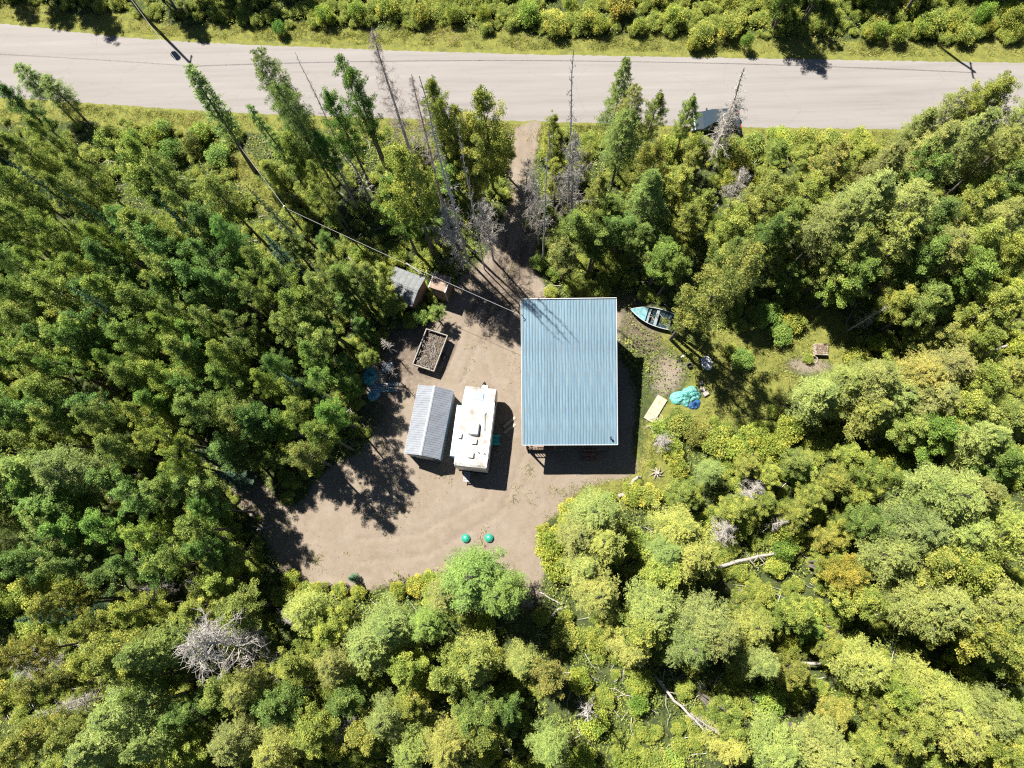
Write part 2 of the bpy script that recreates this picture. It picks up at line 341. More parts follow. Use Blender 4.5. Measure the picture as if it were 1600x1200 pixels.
# darker trampled / leafy soil (third channel): driveway under the trees and around the sheds
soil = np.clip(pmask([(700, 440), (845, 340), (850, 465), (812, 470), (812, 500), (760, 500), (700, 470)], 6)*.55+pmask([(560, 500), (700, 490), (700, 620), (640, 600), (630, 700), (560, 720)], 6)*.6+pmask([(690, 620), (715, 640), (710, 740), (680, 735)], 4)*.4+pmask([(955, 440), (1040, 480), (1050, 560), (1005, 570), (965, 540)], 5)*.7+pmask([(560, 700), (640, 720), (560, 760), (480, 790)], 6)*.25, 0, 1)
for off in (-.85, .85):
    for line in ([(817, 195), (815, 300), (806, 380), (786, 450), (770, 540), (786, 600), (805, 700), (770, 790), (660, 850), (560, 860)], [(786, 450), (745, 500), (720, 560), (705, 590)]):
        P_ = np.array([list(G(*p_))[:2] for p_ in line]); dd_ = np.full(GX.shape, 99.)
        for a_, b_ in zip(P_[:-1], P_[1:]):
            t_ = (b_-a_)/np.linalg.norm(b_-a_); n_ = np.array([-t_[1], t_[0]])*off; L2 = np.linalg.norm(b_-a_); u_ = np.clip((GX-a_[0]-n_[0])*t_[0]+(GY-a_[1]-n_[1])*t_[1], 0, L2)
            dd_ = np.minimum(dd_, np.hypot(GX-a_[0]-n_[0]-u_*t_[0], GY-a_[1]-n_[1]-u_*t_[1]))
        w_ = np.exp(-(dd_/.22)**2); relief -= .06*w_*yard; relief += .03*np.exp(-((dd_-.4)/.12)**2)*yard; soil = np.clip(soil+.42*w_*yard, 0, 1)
relief += .07*(fnoise(GX, GY, .9, 51)-.5)*yard
cat_id = np.where(yard+0*sand > .5, 0, np.where(grassw > .5, 1, 2))
q = (np.arange(len(gy)-1)[:, None]*len(gx)+np.arange(len(gx)-1)[None]).ravel()
Q = np.stack([q, q+1, q+1+len(gx), q+len(gx)], 1); qc = cat_id[:-1, :-1].ravel()
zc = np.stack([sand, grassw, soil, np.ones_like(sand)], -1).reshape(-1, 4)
VG = np.stack([GX, GY, relief], -1).reshape(-1, 3)
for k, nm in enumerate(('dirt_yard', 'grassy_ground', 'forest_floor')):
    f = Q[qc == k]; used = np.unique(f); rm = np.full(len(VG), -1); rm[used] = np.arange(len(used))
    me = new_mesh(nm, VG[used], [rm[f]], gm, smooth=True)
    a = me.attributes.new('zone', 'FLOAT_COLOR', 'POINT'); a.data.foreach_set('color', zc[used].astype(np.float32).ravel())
    tag(link(nm, me), kind='structure')
mb = MB(); BIG = 2500
for (a0, a1, b0, b1) in ((-BIG, X0, -BIG, BIG), (X1, BIG, -BIG, BIG), (X0, X1, -BIG, Y0), (X0, X1, Y1, BIG)):
    mb.quad((a0, b0, -.02), (a1, b0, -.02), (a1, b1, -.02), (a0, b1, -.02))
tag(mb.obj('ground', gm), kind='structure')

# ------------------------------------------------------------------ road
rm_, n, l, b = mat('worn_grey_asphalt'); b.inputs['Roughness'].default_value = .9; b.inputs['Specular IOR Level'].default_value = .2
tc = n.new('ShaderNodeTexCoord')
rc = ramp(nz(1.0, 9, .72, st=(.05, 1.1, 1)), (.28, (.178, .162, .149)), (.47, (.221, .203, .190)), (.56, (.231, .213, .2)), (.75, (.268, .249, .234)))
rc = mixc(mth('MULTIPLY', ramp(nz(18, 6, .8), (.42, (0, 0, 0)), (.7, (1, 1, 1))), .22), rc, ramp(nz(40, 3), (.3, (.14, .13, .125)), (.7, (.32, .30, .28))))
rc = mixc(mth('MULTIPLY', ramp(nz(.35, 6, .7), (.5, (0, 0, 0)), (.75, (1, 1, 1))), .25), rc, ramp(nz(5), (.3, (.20, .175, .155)), (.7, (.235, .205, .185))))
crk = n.new('ShaderNodeTexVoronoi'); crk.feature = 'DISTANCE_TO_EDGE'; crk.inputs['Scale'].default_value = .16
mpn = n.new('ShaderNodeMapping'); mpn.inputs['Scale'].default_value = (1, 1.4, 1); nzw = n.new('ShaderNodeTexNoise'); nzw.inputs['Scale'].default_value = 1.2; nzw.inputs['Detail'].default_value = 6
l.new(tc.outputs['Object'], nzw.inputs['Vector']); mxv = n.new('ShaderNodeMixRGB'); mxv.blend_type = 'ADD'; mxv.inputs[0].default_value = 1.6
l.new(tc.outputs['Object'], mxv.inputs[1]); l.new(nzw.outputs['Color'], mxv.inputs[2]); l.new(mxv.outputs[0], mpn.inputs[0]); l.new(mpn.outputs[0], crk.inputs['Vector'])
rc = mixc(mth('MULTIPLY', ramp(crk.outputs['Distance'], (.0, (1, 1, 1)), (.006, (0, 0, 0))), .35), rc, ramp(nz(5), (.3, (.13, .12, .11)), (.7, (.16, .15, .14))))
l.new(rc, b.inputs['Base Color'])
bp = n.new('ShaderNodeBump'); bp.inputs['Strength'].default_value = .25; bp.inputs['Distance'].default_value = .01
l.new(nz(30, 5, .8), bp.inputs['Height']); l.new(bp.outputs[0], b.inputs['Normal'])
V = []; K = 400; W = 8
for i in range(K+1):
    px = -220+2020*i/K; a = G(px, float(np.interp(px, nbx, nby))); c_ = G(px, float(np.interp(px, sbx, sby)))
    j1 = (random.random()-.5)*.16; j2 = (random.random()-.5)*.16
    for k in range(W+1):
        t = k/W; p = a.lerp(c_, t); yj = (j1 if k == 0 else j2 if k == W else 0)
        V.append((p.x, p.y+yj, .05+.05*math.sin(math.pi*t) if 0 < k < W else -.03))
# continue straight beyond the picture
V = np.array(V).reshape(K+1, W+1, 3)
e0 = V[0]-(V[12]-V[0])*25; e1 = V[-1]+(V[-1]-V[-13])*25
V = np.concatenate([e0[None], V, e1[None]]); K2 = len(V)-1
i = np.arange(K2)[:, None]*(W+1); j = np.arange(W)[None]
tag(link('road', new_mesh('road', V, [np.stack([i+j, i+j+W+1, i+j+W+2, i+j+1], -1).reshape(-1, 4)], rm_, smooth=True)), kind='structure')
# normals up
o = bpy.data.objects['road']; bmm = bmesh.new(); bmm.from_mesh(o.data)
if sum(f.normal.z for f in bmm.faces) < 0: bmesh.ops.reverse_faces(bmm, faces=bmm.faces)
bmm.to_mesh(o.data); bmm.free()

# ------------------------------------------------------------------ corrugated sheets
def rib_sheet(w, length, pitch=.23, rib=.03, thick=.012):
    """sheet w wide (x), length long (y), ribs run along y; flat underside"""
    prof = []; k = max(1, round(w/pitch)); p = w/k
    for i in range(k):
        x = i*p; prof += [(x, 0), (x+p*.34, 0), (x+p*.42, rib), (x+p*.58, rib), (x+p*.66, 0)]
    prof.append((w, 0)); prof = np.array(prof); m_ = MB(); q = len(prof)
    V = [(x, 0, z) for x, z in prof]+[(x, length, z) for x, z in prof]+[(0, 0, -thick), (w, 0, -thick), (0, length, -thick), (w, length, -thick)]
    F = [(i, i+1, q+i+1, q+i) for i in range(q-1)]+[(2*q, 2*q+2, 2*q+3, 2*q+1), (2*q, 2*q+1)+tuple(range(q-1, -1, -1)), (2*q+3, 2*q+2)+tuple(range(q, 2*q))]
    F += [(0, q, 2*q+2, 2*q), (q-1, 2*q+1, 2*q+3, 2*q-1)]
    return m_.add(V, F)

# ------------------------------------------------------------------ cabin (single slope metal roof)
HN, HS = 6.2, 3.7
nw = G(814, 468, HN); ne = G(962, 468, HN); sw = G(817, 695, HS); se = G(965, 695, HS)
cw = (ne.x-nw.x+se.x-sw.x)/2; cx0 = (nw.x+sw.x)/2; cyS = (sw.y+se.y)/2; cyN = (nw.y+ne.y)/2; cl = cyN-cyS
cabin = thing('cabin', 'rectangular cabin with a long pale blue ribbed metal roof and open porch', 'cabin', (cx0, cyS, 0))
sl_a = math.atan2(HN-HS, cl); sl_len = math.hypot(cl, HN-HS)
NP = 8; pw = cw/NP; me = rib_sheet(pw+.004, sl_len, .225, .045).mesh('roof_panel', M['roof'])
for k in range(NP): link('roof_panel', me, cabin, (k*pw+.006, 0, HS+(k % 2)*.003), (sl_a, 0, 0))
def zr(y): return HS+(HN-HS)*y/cl
mb = MB(); fa = .16
mb.add([(-.02, -.03, HS-fa), (cw+.02, -.03, HS-fa), (cw+.02, -.03, HS+.04), (-.02, -.03, HS+.04), (-.02, -.003, HS-fa), (cw+.02, -.003, HS-fa), (cw+.02, -.003, HS+.04), (-.02, -.003, HS+.04)], [(0, 1, 2, 3), (4, 7, 6, 5), (0, 4, 5, 1), (3, 2, 6, 7), (0, 3, 7, 4), (1, 5, 6, 2)])
mb.obj('eave_trim', M['trim'], cabin)
for x in (-.045, cw+.012):
    mb = MB(); mb.prism([(-.03, HS-fa), (cl+.03, HN-fa), (cl+.03, HN+.055), (-.03, HS+.055)], x, x+.033); mb.obj('rake_trim', M['trim'], cabin)
mb = MB(); mb.box((cw/2, cl+.05, HN), (cw+.06, .035, .22)); mb.obj('ridge_trim', M['trim'], cabin)
PD = 2.1; wx0, wx1, wy0, wy1 = .22, cw-.3, PD, cl-.3
mb = MB(); t_ = .12
for (a0, b0, a1, b1, h0, h1) in ((wx0, wy0, wx1, wy0, 0, 0), (wx0, wy1, wx1, wy1, 0, 0)):
    z = zr(b0)-.03; mb.box(((a0+a1)/2, b0, z/2), (a1-a0, t_, z))
for x in (wx0, wx1-t_): mb.prism([(wy0+.061, 0), (wy1-.061, 0), (wy1-.061, zr(wy1)-.04), (wy0+.061, zr(wy0)-.04)], x, x+t_)
mb.obj('wall', M['siding'], cabin)
mb = MB(); mb.box((wx0-.05, 9.6, 1.6), (.1, .35, .5)); mb.obj('meter_box', M['grey'], cabin)
mb = MB(); mb.tube([(wx0-.1, 9.3, 1.8), (wx0-.1, 9.3, 6.3), (wx0-.3, 9.3, 6.45)], .035, 6); mb.obj('service_mast', M['grey'], cabin)
def window(parent, x, y, z, w, h, axis):
    f = MB(); d = (w, .06, h) if axis == 'x' else (.06, w, h)
    s = (1 if axis == 'x' else 0)
    if s:
        for zz in (-h/2, h/2): f.box((x, y, z+zz), (w+.1, .08, .08))
        for xx in (-w/2, w/2): f.box((x+xx, y, z), (.08, .075, h-.08))
    else:
        for zz in (-h/2, h/2): f.box((x, y, z+zz), (.08, w+.1, .08))
        for xx in (-w/2, w/2): f.box((x, y+xx, z), (.075, .08, h-.08))
    o_ = f.obj('window', M['trim'], parent); g = MB(); g.box((x, y, z), (w-.08, .03, h-.08) if s else (.03, w-.08, h-.08)); g.obj('pane', M['glass'], o_)
window(cabin, 2.0, wy0-.09, 1.9, 1.1, 1.0, 'x'); window(cabin, wx0-.03, 5.0, 2.0, 1.1, 1.0, 'y'); window(cabin, wx1+.02, 6.0, 2.0, 1.1, 1.0, 'y')
mb = MB(); mb.box((4.6, wy0-.1, 1.45), (.95, .07, 2.1)); dr = mb.obj('door', M['redwood'], cabin)
mb = MB(); mb.box((4.95, wy0-.16, 1.4), (.05, .06, .12)); mb.obj('handle', M['grey'], dr)
mb = MB(); mb.box((cw/2, PD/2-.02, .3), (cw-.4, PD-.25, .16)); mb.obj('deck_frame', M['darkmetal'], cabin)
db = MB(); db.box((0, 0, 0), (cw-.36, .13, .035)); dm = db.mesh('deck_board', M['deck'])
for k in range(13): link('deck_board', dm, cabin, (cw/2, .12+k*.142, .40))
for x in (.3, 2.5, cw-2.4, cw-.3):
    mb = MB(); mb.box((x, .2, (HS+.38)/2-.06), (.12, .12, HS-.5)); mb.obj('post', M['siding'], cabin)
mb = MB()
mb.box((1.3, .14, 1.28), (1.9, .07, .06)); mb.box((1.3, .14, .55), (1.9, .05, .05)); mb.obj('rail', M['siding'], cabin)
mb = MB(); mb.box((.3, 1.12, 1.28), (.07, 1.7, .06)); mb.box((.3, 1.12, .55), (.05, 1.7, .05)); mb.obj('rail', M['siding'], cabin)
bal = MB(); bal.box((0, 0, 0), (.045, .045, .7)); bm_ = bal.mesh('baluster', M['siding'])
for k in range(8): link('baluster', bm_, cabin, (.52+k*.22, .14, .9))
for k in range(7): link('baluster', bm_, cabin, (.3, .45+k*.22, .9))
for k in range(2):
    mb = MB(); mb.box((5.2, -.28-.3*k, .27-.17*k), (1.05, .29, .05)); mb.obj('step', M['redwood'], cabin)
for x in (4.7, 5.7):
    mb = MB(); mb.box((x, -.42, .12), (.05, .62, .2)); mb.obj('step_stringer', M['redwood'], cabin)
mb = MB(); mb.box((5.2, -.03, .7), (1.0, .03, .45)); mb.obj('step_rail', M['redwood'], cabin)
mb = MB(); vy = .45; mb.cyl((cw-.5, vy, zr(vy)-.05), (cw-.5, vy, zr(vy)+.35), .05, 10); mb.cyl((cw-.5, vy, zr(vy)+.35), (cw-.5, vy, zr(vy)+.4), .09, 10); mb.obj('vent_pipe', M['darkmetal'], cabin)

# ------------------------------------------------------------------ gabled metal shed beside the camper
def gable(name, label, cat, ctr, rz, w, L, eave, ridge, rmat, wmat, npan, pitch, wall_in=.08, shingled=False, trim=True):
    t = thing(name, label, cat, (ctr.x, ctr.y, 0), rz)
    sa = math.atan2(ridge-eave, w/2); sl_ = math.hypot(ridge-eave, w/2)
    if not shingled:
        pw_ = L/npan; me_ = rib_sheet(pw_+.003, sl_-.01, pitch, .02).mesh('roof_panel', rmat)
        for s in (1, -1):
            for k in range(npan):
                o_ = link('roof_panel', me_, t)
                # sheet x -> along ridge (y), sheet y -> up the slope
                if s == 1: mx_ = Matrix(((0, math.cos(sa), -math.sin(sa), -w/2), (-1, 0, 0, -L/2+(k+1)*pw_), (0, math.sin(sa), math.cos(sa), eave+(k % 2)*.003), (0, 0, 0, 1)))
                else: mx_ = Matrix(((0, -math.cos(sa), math.sin(sa), w/2), (1, 0, 0, -L/2+k*pw_), (0, math.sin(sa), math.cos(sa), eave+(k % 2)*.003), (0, 0, 0, 1)))
                o_.matrix_local = mx_
        mb_ = MB(); mb_.prism([(-.10, -.045), (0, .045), (.10, -.045), (.10, -.03), (0, .06), (-.10, -.03)], -L/2-.02, L/2+.02)
        o_ = mb_.obj('ridge_cap', M['trim'], t, (0, 0, ridge+.012), (0, 0, math.pi/2))
    else:
        nr = 8; tm = MB(); tm.box((0, 0, 0), (.30, L/6-.012, .02))
        for s in (1, -1):
            b_ = MB(); b_.add([(s*w/2, -L/2, eave-.03), (s*w/2, L/2, eave-.03), (0, L/2, ridge-.03), (0, -L/2, ridge-.03), (s*w/2, -L/2, eave-.09), (s*w/2, L/2, eave-.09), (0, L/2, ridge-.09), (0, -L/2, ridge-.09)], [(0, 1, 2, 3), (4, 7, 6, 5), (0, 4, 5, 1), (1, 5, 6, 2), (2, 6, 7, 3), (3, 7, 4, 0)])
            b_.obj('roof_deck', M['siding'], t)
        me_ = tm.mesh('shingle', rmat)
        for s in (1, -1):
            for r in range(nr):
                d = (r+.5)/nr; off = (r % 2)*.5*L/6
                for k in range(6):
                    y = -L/2+(k+.5)*L/6+ (off*.0) + (.06*((r*7+k*3) % 3-1))*0
                    o_ = link('shingle', me_, t, (s*(w/2)*(1-d), y, eave+(ridge-eave)*d+.012+((r+k) % 2)*.003), (0, s*(sa+.035), 0))
    wi = w/2-wall_in; Li = L/2-wall_in
    mb_ = MB()
    for s in (1, -1): mb_.box((s*(wi-.03), 0, (eave-.12)/2+.03), (.06, 2*Li-.13, eave-.12))
    mb_.obj('wall', wmat, t)
    for s in (1, -1):
        g_ = MB(); ez = eave-.12+ (ridge-eave)*(wall_in/(w/2)); prof = [(-wi, .03), (wi, .03), (wi, ez), (0, ridge-.12), (-wi, ez)]
        g_.prism(prof, s*Li-.03, s*Li+.03); g_.obj('gable_wall', wmat, t, (0, 0, 0), (0, 0, math.pi/2))
    return t, wi, Li
sa_, sb_ = G(679, 603, 2.75), G(657, 711, 2.75); rz = math.atan2(sb_.x-sa_.x, sa_.y-sb_.y)*-1
rz = -math.atan2(sa_.x-sb_.x, sa_.y-sb_.y)
ctr = (G(679, 603, 2.75)+G(657, 711, 2.75))/2
shed, wi, Li = gable('metal_shed', 'narrow gabled metal shed with ribbed steel roof left of the white camper', 'shed', ctr, rz, 2.85, (sa_-sb_).length, 2.0, 2.75, M['roof2'], M['sheet'], 6, .19)
for s in (1, -1):
    mb = MB(); mb.box((s*1.41, 0, 1.93), (.05, (sa_-sb_).length+.06, .1)); mb.obj('gutter', M['trim'], shed)
mb = MB(); mb.box((0, -Li-.05, 1.0), (1.3, .05, 1.8)); dr = mb.obj('door', M['trim'], shed)
mb = MB(); mb.box((.5, -Li-.1, 1.0), (.04, .05, .2)); mb.obj('handle', M['darkmetal'], dr)

# ------------------------------------------------------------------ small shingled shed and the tan outhouse beside it
B_, C_, A_ = G(668, 437, 2.1), G(641, 476, 2.1), G(620, 419, 2.1)
ax = (B_-A_).normalized(); L_ = (B_-A_).length; w_ = (C_-B_).length
ctr = (A_+C_)/2; rz = math.atan2(ax.y, ax.x)-math.pi/2
sh2, wi, Li = gable('shingled_shed', 'small shed with grey shingled roof and tan gable wall', 'shed', ctr, rz, w_, L_, 2.1, 2.45, M['shingle'], M['tanwall'], 6, .2, .1, True)
mb = MB(); mb.box((0, -Li-.05, .95), (.8, .05, 1.8)); dr = mb.obj('door', M['tanwall'], sh2)
mb = MB(); mb.box((.3, -Li-.09, 1.0), (.04, .04, .14)); mb.obj('handle', M['darkmetal'], dr)
a = G(680, 425, 2.5); b1 = G(705, 433, 2.5); c1 = G(694, 456, 2.5)
cc = (a+c1)/2; rz = math.atan2(b1.y-a.y, b1.x-a.x)
oh = thing('outhouse', 'narrow tan wooden outhouse with flat littered roof beside the shingled shed', 'outhouse', (cc.x, cc.y, 0), rz)
w1, l1 = (b1-a).length, (c1-b1).length
mb = MB(); mb.box((0, 0, 2.42), (w1, l1, .06), tilt=(-.06, 'X')); mb.obj('roof', M['tanroof'], oh)
for s in (1, -1):
    mb = MB(); mb.box((s*(w1/2+.022), 0, 2.44), (.04, l1+.08, .1)); mb.obj('roof_trim', M['trim'], oh)
mb = MB(); hw, hl = w1/2-.07, l1/2-.07
for s in (1, -1): mb.box((0, s*hl, 1.18), (2*hw, .04, 2.34)); mb.box((s*hw, 0, 1.18), (.04, 2*hl-.05, 2.34))
mb.obj('wall', M['tanwall'], oh)
mb = MB(); mb.box((0, -hl-.04, 1.05), (.75, .04, 1.9)); dr = mb.obj('door', M['tanwall'], oh)
mb = MB(); mb.box((.28, -hl-.08, 1.05), (.03, .04, .12)); mb.obj('handle', M['darkmetal'], dr)
mb = MB(); mb.box((hw+.04, -hl-.03, 1.2), (.06, .06, 2.3)); mb.obj('corner_board', M['trim'], oh)

# ------------------------------------------------------------------ camper trailer
tl, tr, br_, bl_ = G(728, 600, 3.05), G(775, 606, 3.05), G(759, 733, 3.05), G(709, 726, 3.05)
cc = (tl+tr+br_+bl_)/4; rz = -math.atan2(tr.x-br_.x, tr.y-br_.y); RW, RL = 2.42, (tr-br_).length+.1
rv = thing('camper_trailer', 'white travel trailer with slide-out, roof vents and dusty roof', 'camper', (cc.x, cc.y, 0), rz)
y0, y1 = -RL/2, RL/2
prof = [(y0, .55), (y0-.02, 2.7), (y0+.06, 2.98), (y0+.25, 3.05), (y1-1.3, 3.05), (y1-.7, 2.98), (y1-.3, 2.78), (y1-.05, 2.45), (y1+.03, 2.0), (y1, 1.2), (y1-.25, .7), (y1-.5, .55)]
mb = MB(); mb.prism(prof, -RW/2, RW/2); mb.obj('body', M['rvside'], rv, bevel=.02)
pt = [(y, z+.012) for y, z in prof[2:8]]; mb = MB(); q = len(pt)
mb.add([(-RW/2+.03, y, z) for y, z in pt]+[(RW/2-.03, y, z) for y, z in pt]+[(-RW/2+.03, y, z-.03) for y, z in pt]+[(RW/2-.03, y, z-.03) for y, z in pt],
       [(i, i+1, q+i+1, q+i) for i in range(q-1)]+[(2*q+i, 3*q+i, 3*q+i+1, 2*q+i+1) for i in range(q-1)])
mb.obj('roof_membrane', M['rv'], rv)
for s in (1, -1):
    mb = MB(); mb.box((s*(RW/2+.005), (y0+y1)/2-.55, 3.03), (.05, RL-1.4, .06)); mb.obj('roof_rail', M['rvside'], rv)
sly0, sly1 = y0+.75, y0+4.75
mb = MB(); mb.box((-RW/2-.2, (sly0+sly1)/2, 1.75), (.44, sly1-sly0, 1.8)); so_ = mb.obj('slide_out', M['rvslide'], rv, bevel=.02)
mb = MB(); mb.box((-RW/2-.43, (sly0+sly1)/2, 2.66), (.06, sly1-sly0, .05)); mb.obj('slide_trim', M['trim'], so_)
mb = MB(); mb.box((-RW/2-.425, sly0+1.4, 1.9), (.02, 1.2, .7)); mb.obj('window', M['glass'], so_)
mb = MB(); mb.cyl((RW/2+.06, y0+.8, 2.92), (RW/2+.06, y1-1.5, 2.92), .045, 8); mb.obj('awning_roll', M['white'], rv)
for yy, ww in ((y0+.9, .8), (y0+3.6, 1.1), (y1-1.2, .7)):
    mb = MB(); mb.box((RW/2+.008, yy, 1.95), (.02, ww, .6)); mb.obj('window', M['glass'], rv)
mb = MB(); mb.box((RW/2+.01, y0+2.3, 1.55), (.03, .65, 1.75)); dr = mb.obj('door', M['white'], rv)
mb = MB(); mb.box((RW/2+.05, y0+2.05, 1.5), (.04, .05, .15)); mb.obj('handle', M['darkmetal'], dr)
for s in (1, -1):
    for yy in (-.55, .25):
        mb = MB(); mb.cyl((s*(RW/2-.28), yy, .34), (s*(RW/2-.04), yy, .34), .34, 18); wh = mb.obj('wheel', M['tyre'], rv)
        mb = MB(); mb.cyl((s*(RW/2-.05), yy, .34), (s*(RW/2-.02), yy, .34), .19, 12); mb.obj('rim', M['grey'], wh)
mb = MB(); mb.tube([(-.7, y1-.5, .5), (0, y1+.9, .48)], .05, 4); mb.tube([(.7, y1-.5, .5), (0, y1+.9, .48)], .05, 4); mb.cyl((0, y1+.75, 0), (0, y1+.75, .8), .035, 8); mb.obj('tongue', M['darkmetal'], rv)
# white propane cover
mb = MB(); mb.box((.15, y1+.28, .95), (.62, .42, .75), taper=.8); mb.obj('propane_cover', M['white'], rv, bevel=.06)
# roof equipment placed in trailer coordinates
ux = (tr-tl).normalized(); 
def rvl(px, py, h=3.07):
    p = G(px, py, h)-cc; c_, s_ = math.cos(-rz), math.sin(-rz); return (p.x*c_-p.y*s_, p.x*s_+p.y*c_, h)
x, y, z = rvl(742, 671)
mb = MB(); mb.box((x, y, 3.26), (.72, 1.0, .38), taper=.8); mb.obj('air_conditioner', M['white'], rv, bevel=.05)
mb = MB(); mb.box((x-.04, y-.36, 3.30), (.3, .12, .14)); mb.obj('air_conditioner_grille', M['grey'], rv)
for (px, py, w_, l_) in ((741, 690, .42, .42), (736, 711, .42, .45), (719, 681, .26, .42)):
    x, y, z = rvl(px, py); mb = MB(); mb.box((x, y, 3.17), (w_, l_, .2), taper=.9); mb.obj('roof_vent', M['white'], rv, bevel=.02)
for (px, py) in ((748, 707), (757, 709), (733, 678)):
    x, y, z = rvl(px, py); mb = MB(); mb.cyl((x, y, 3.05), (x, y, 3.2), .045, 8); mb.obj('vent_pipe', M['darkmetal'], rv)
x, y, z = rvl(758, 646); x2, y2, _ = rvl(757, 674); mb = MB(); mb.tube([(x, y, 3.1), (x, y, 3.2), (x2, y2, 3.16)], .02, 5); mb.box((x, y, 3.13), (.12, .2, .1)); mb.obj('antenna', M['grey'], rv)
mb = MB(); x, y, z = rvl(749, 619); mb.box((x, y, 3.085), (.62, .62, .02)); mb.obj('hatch', M['rvslide'], rv)
# grey rear step rack
for k in range(5):
    mb = MB(); mb.box((-.42, y0-.15-.16*k, .62-.03*k), (.42, .11, .04)); mb.obj('rack_slat', M['grey'], rv)
for s in (1, -1):
    mb = MB(); mb.box((-.42+s*.23, y0-.45, .56), (.04, .9, .06)); mb.obj('rack_rail', M['grey'], rv)
mb = MB(); mb.box((0, y0-.06, .6), (2.2, .08, .14)); mb.obj('bumper', M['darkmetal'], rv)

# ------------------------------------------------------------------ teal plastic chair beside the camper
def adirondack(name, label, px, py, rz):
    p = G(px, py, .4); t = thing(name, label, 'chair', (p.x, p.y, 0), rz)
    for k in range(6):
        mb = MB(); mb.box((-.23+k*.092, -.02, .36), (.08, .5, .025), tilt=(-.18, 'X')); mb.obj('seat_slat', M['teal'], t)
    for k in range(5):
        mb = MB(); mb.box((-.22+k*.11, .33, .68), (.09, .025, .68), tilt=(-.35, 'X')); mb.obj('back_slat', M['teal'], t)
    for s in (1, -1):
        mb = MB(); mb.box((s*.34, .0, .56), (.13, .66, .03)); mb.obj('armrest', M['teal'], t, bevel=.01)
        for yy in (-.26, .24):
            mb = MB(); mb.box((s*.3, yy, .27), (.06, .08, .54)); mb.obj('leg', M['teal'], t)
    return t
adirondack('garden_chair', 'teal plastic garden chair standing beside the white camper', 775, 688, math.pi/2)

# ------------------------------------------------------------------ utility trailer with brush
a, b1, c1, d1 = G(664, 513, .95), G(698, 524, .95), G(680, 582, .95), G(646, 568, .95)
cc = (a+b1+c1+d1)/4; rz = math.atan2(b1.y-a.y, b1.x-a.x); TW, TL_ = (b1-a).length, (b1-c1).length
ut = thing('utility_trailer', 'open box trailer with pale rails loaded with brush, above the metal shed', 'trailer', (cc.x, cc.y, 0), rz)
mb = MB(); mb.box((0, 0, .5), (TW-.1, TL_-.1, .06)); mb.obj('bed', M['darkmetal'], ut)
for s in (1, -1):
    for k in range(3):
        mb = MB(); mb.box((s*(TW/2-.04), 0, .6+k*.13), (.03, TL_-.08, .12)); mb.obj('side_board', M['plank'], ut)
        mb = MB(); mb.box((0, s*(TL_/2-.04), .6+k*.13), (TW-.13, .03, .12)); mb.obj('end_board', M['plank'], ut)
    mb = MB(); mb.box((s*(TW/2-.04), 0, .97), (.07, TL_, .05)); mb.obj('top_rail', M['concrete'], ut)
    mb = MB(); mb.box((0, s*(TL_/2-.04), .97), (TW-.11, .07, .05)); mb.obj('top_rail', M['concrete'], ut)
    mb = MB(); mb.cyl((s*(TW/2+.04), -.1, .3), (s*(TW/2+.22), -.1, .3), .3, 16); wh = mb.obj('wheel', M['tyre'], ut)
    mb = MB(); mb.cyl((s*(TW/2+.20), -.1, .3), (s*(TW/2+.235), -.1, .3), .15, 10); mb.obj('rim', M['grey'], wh)
mb = MB(); mb.tube([(-.4, TL_/2-.3, .42), (0, TL_/2+1.0, .42)], .035, 4); mb.tube([(.4, TL_/2-.3, .42), (0, TL_/2+1.0, .42)], .035, 4); mb.cyl((0, TL_/2+.9, 0), (0, TL_/2+.9, .6), .03, 6); mb.obj('drawbar', M['grey'], ut)
tb = TB(); ca, sa2 = math.cos(rz), math.sin(rz)
for k in range(120):
    p = np.array([R.uniform(-TW/2+.2, TW/2-.2), -TL_/2+.2+(TL_-.4)*R.random()**1.8, R.uniform(.56, .9)]); q_ = p+np.array([R.normal(0, .25), R.normal(0, .3), R.normal(0, .05)])
    q_[0] = np.clip(q_[0], -TW/2+.1, TW/2-.1); q_[1] = np.clip(q_[1], -TL_/2+.1, TL_/2-.1); tb.add(np.array([p, (p+q_)/2+[0, 0, .03], q_]), [.02, .018, .01], 3)
o = link('brush_load', tb.mesh('brush_load', M['log']), None, (cc.x, cc.y, 0), (0, 0, rz)); tag(o, 'pale cut brush and branches lying in the open box trailer', 'brush', kind='stuff')
C = np.stack([R.uniform(-TW/2+.15, TW/2-.15, 1500), R.uniform(-TL_/2+.15, TL_/2-.15, 1500), .54+.1*R.random(1500)], 1)
V, F = leaves(C, .09); o = link('leaf_litter', new_mesh('leaf_litter', V, [F], M['leaflitter']), None, (cc.x, cc.y, 0), (0, 0, rz)); tag(o, 'dry leaves heaped in the open box trailer', 'leaves', kind='stuff')
mb = MB(); mb.tube([(.1, -TL_/2+.9, .98), (.45, -TL_/2+.35, 1.02), (.62, -TL_/2+.05, 1.04)], .035, 6)
o = mb.obj('branch', M['darklog'], None, (cc.x, cc.y, 0), (0, 0, rz)); tag(o, 'dark bare branch lying across the corner of the loaded trailer', 'branch')

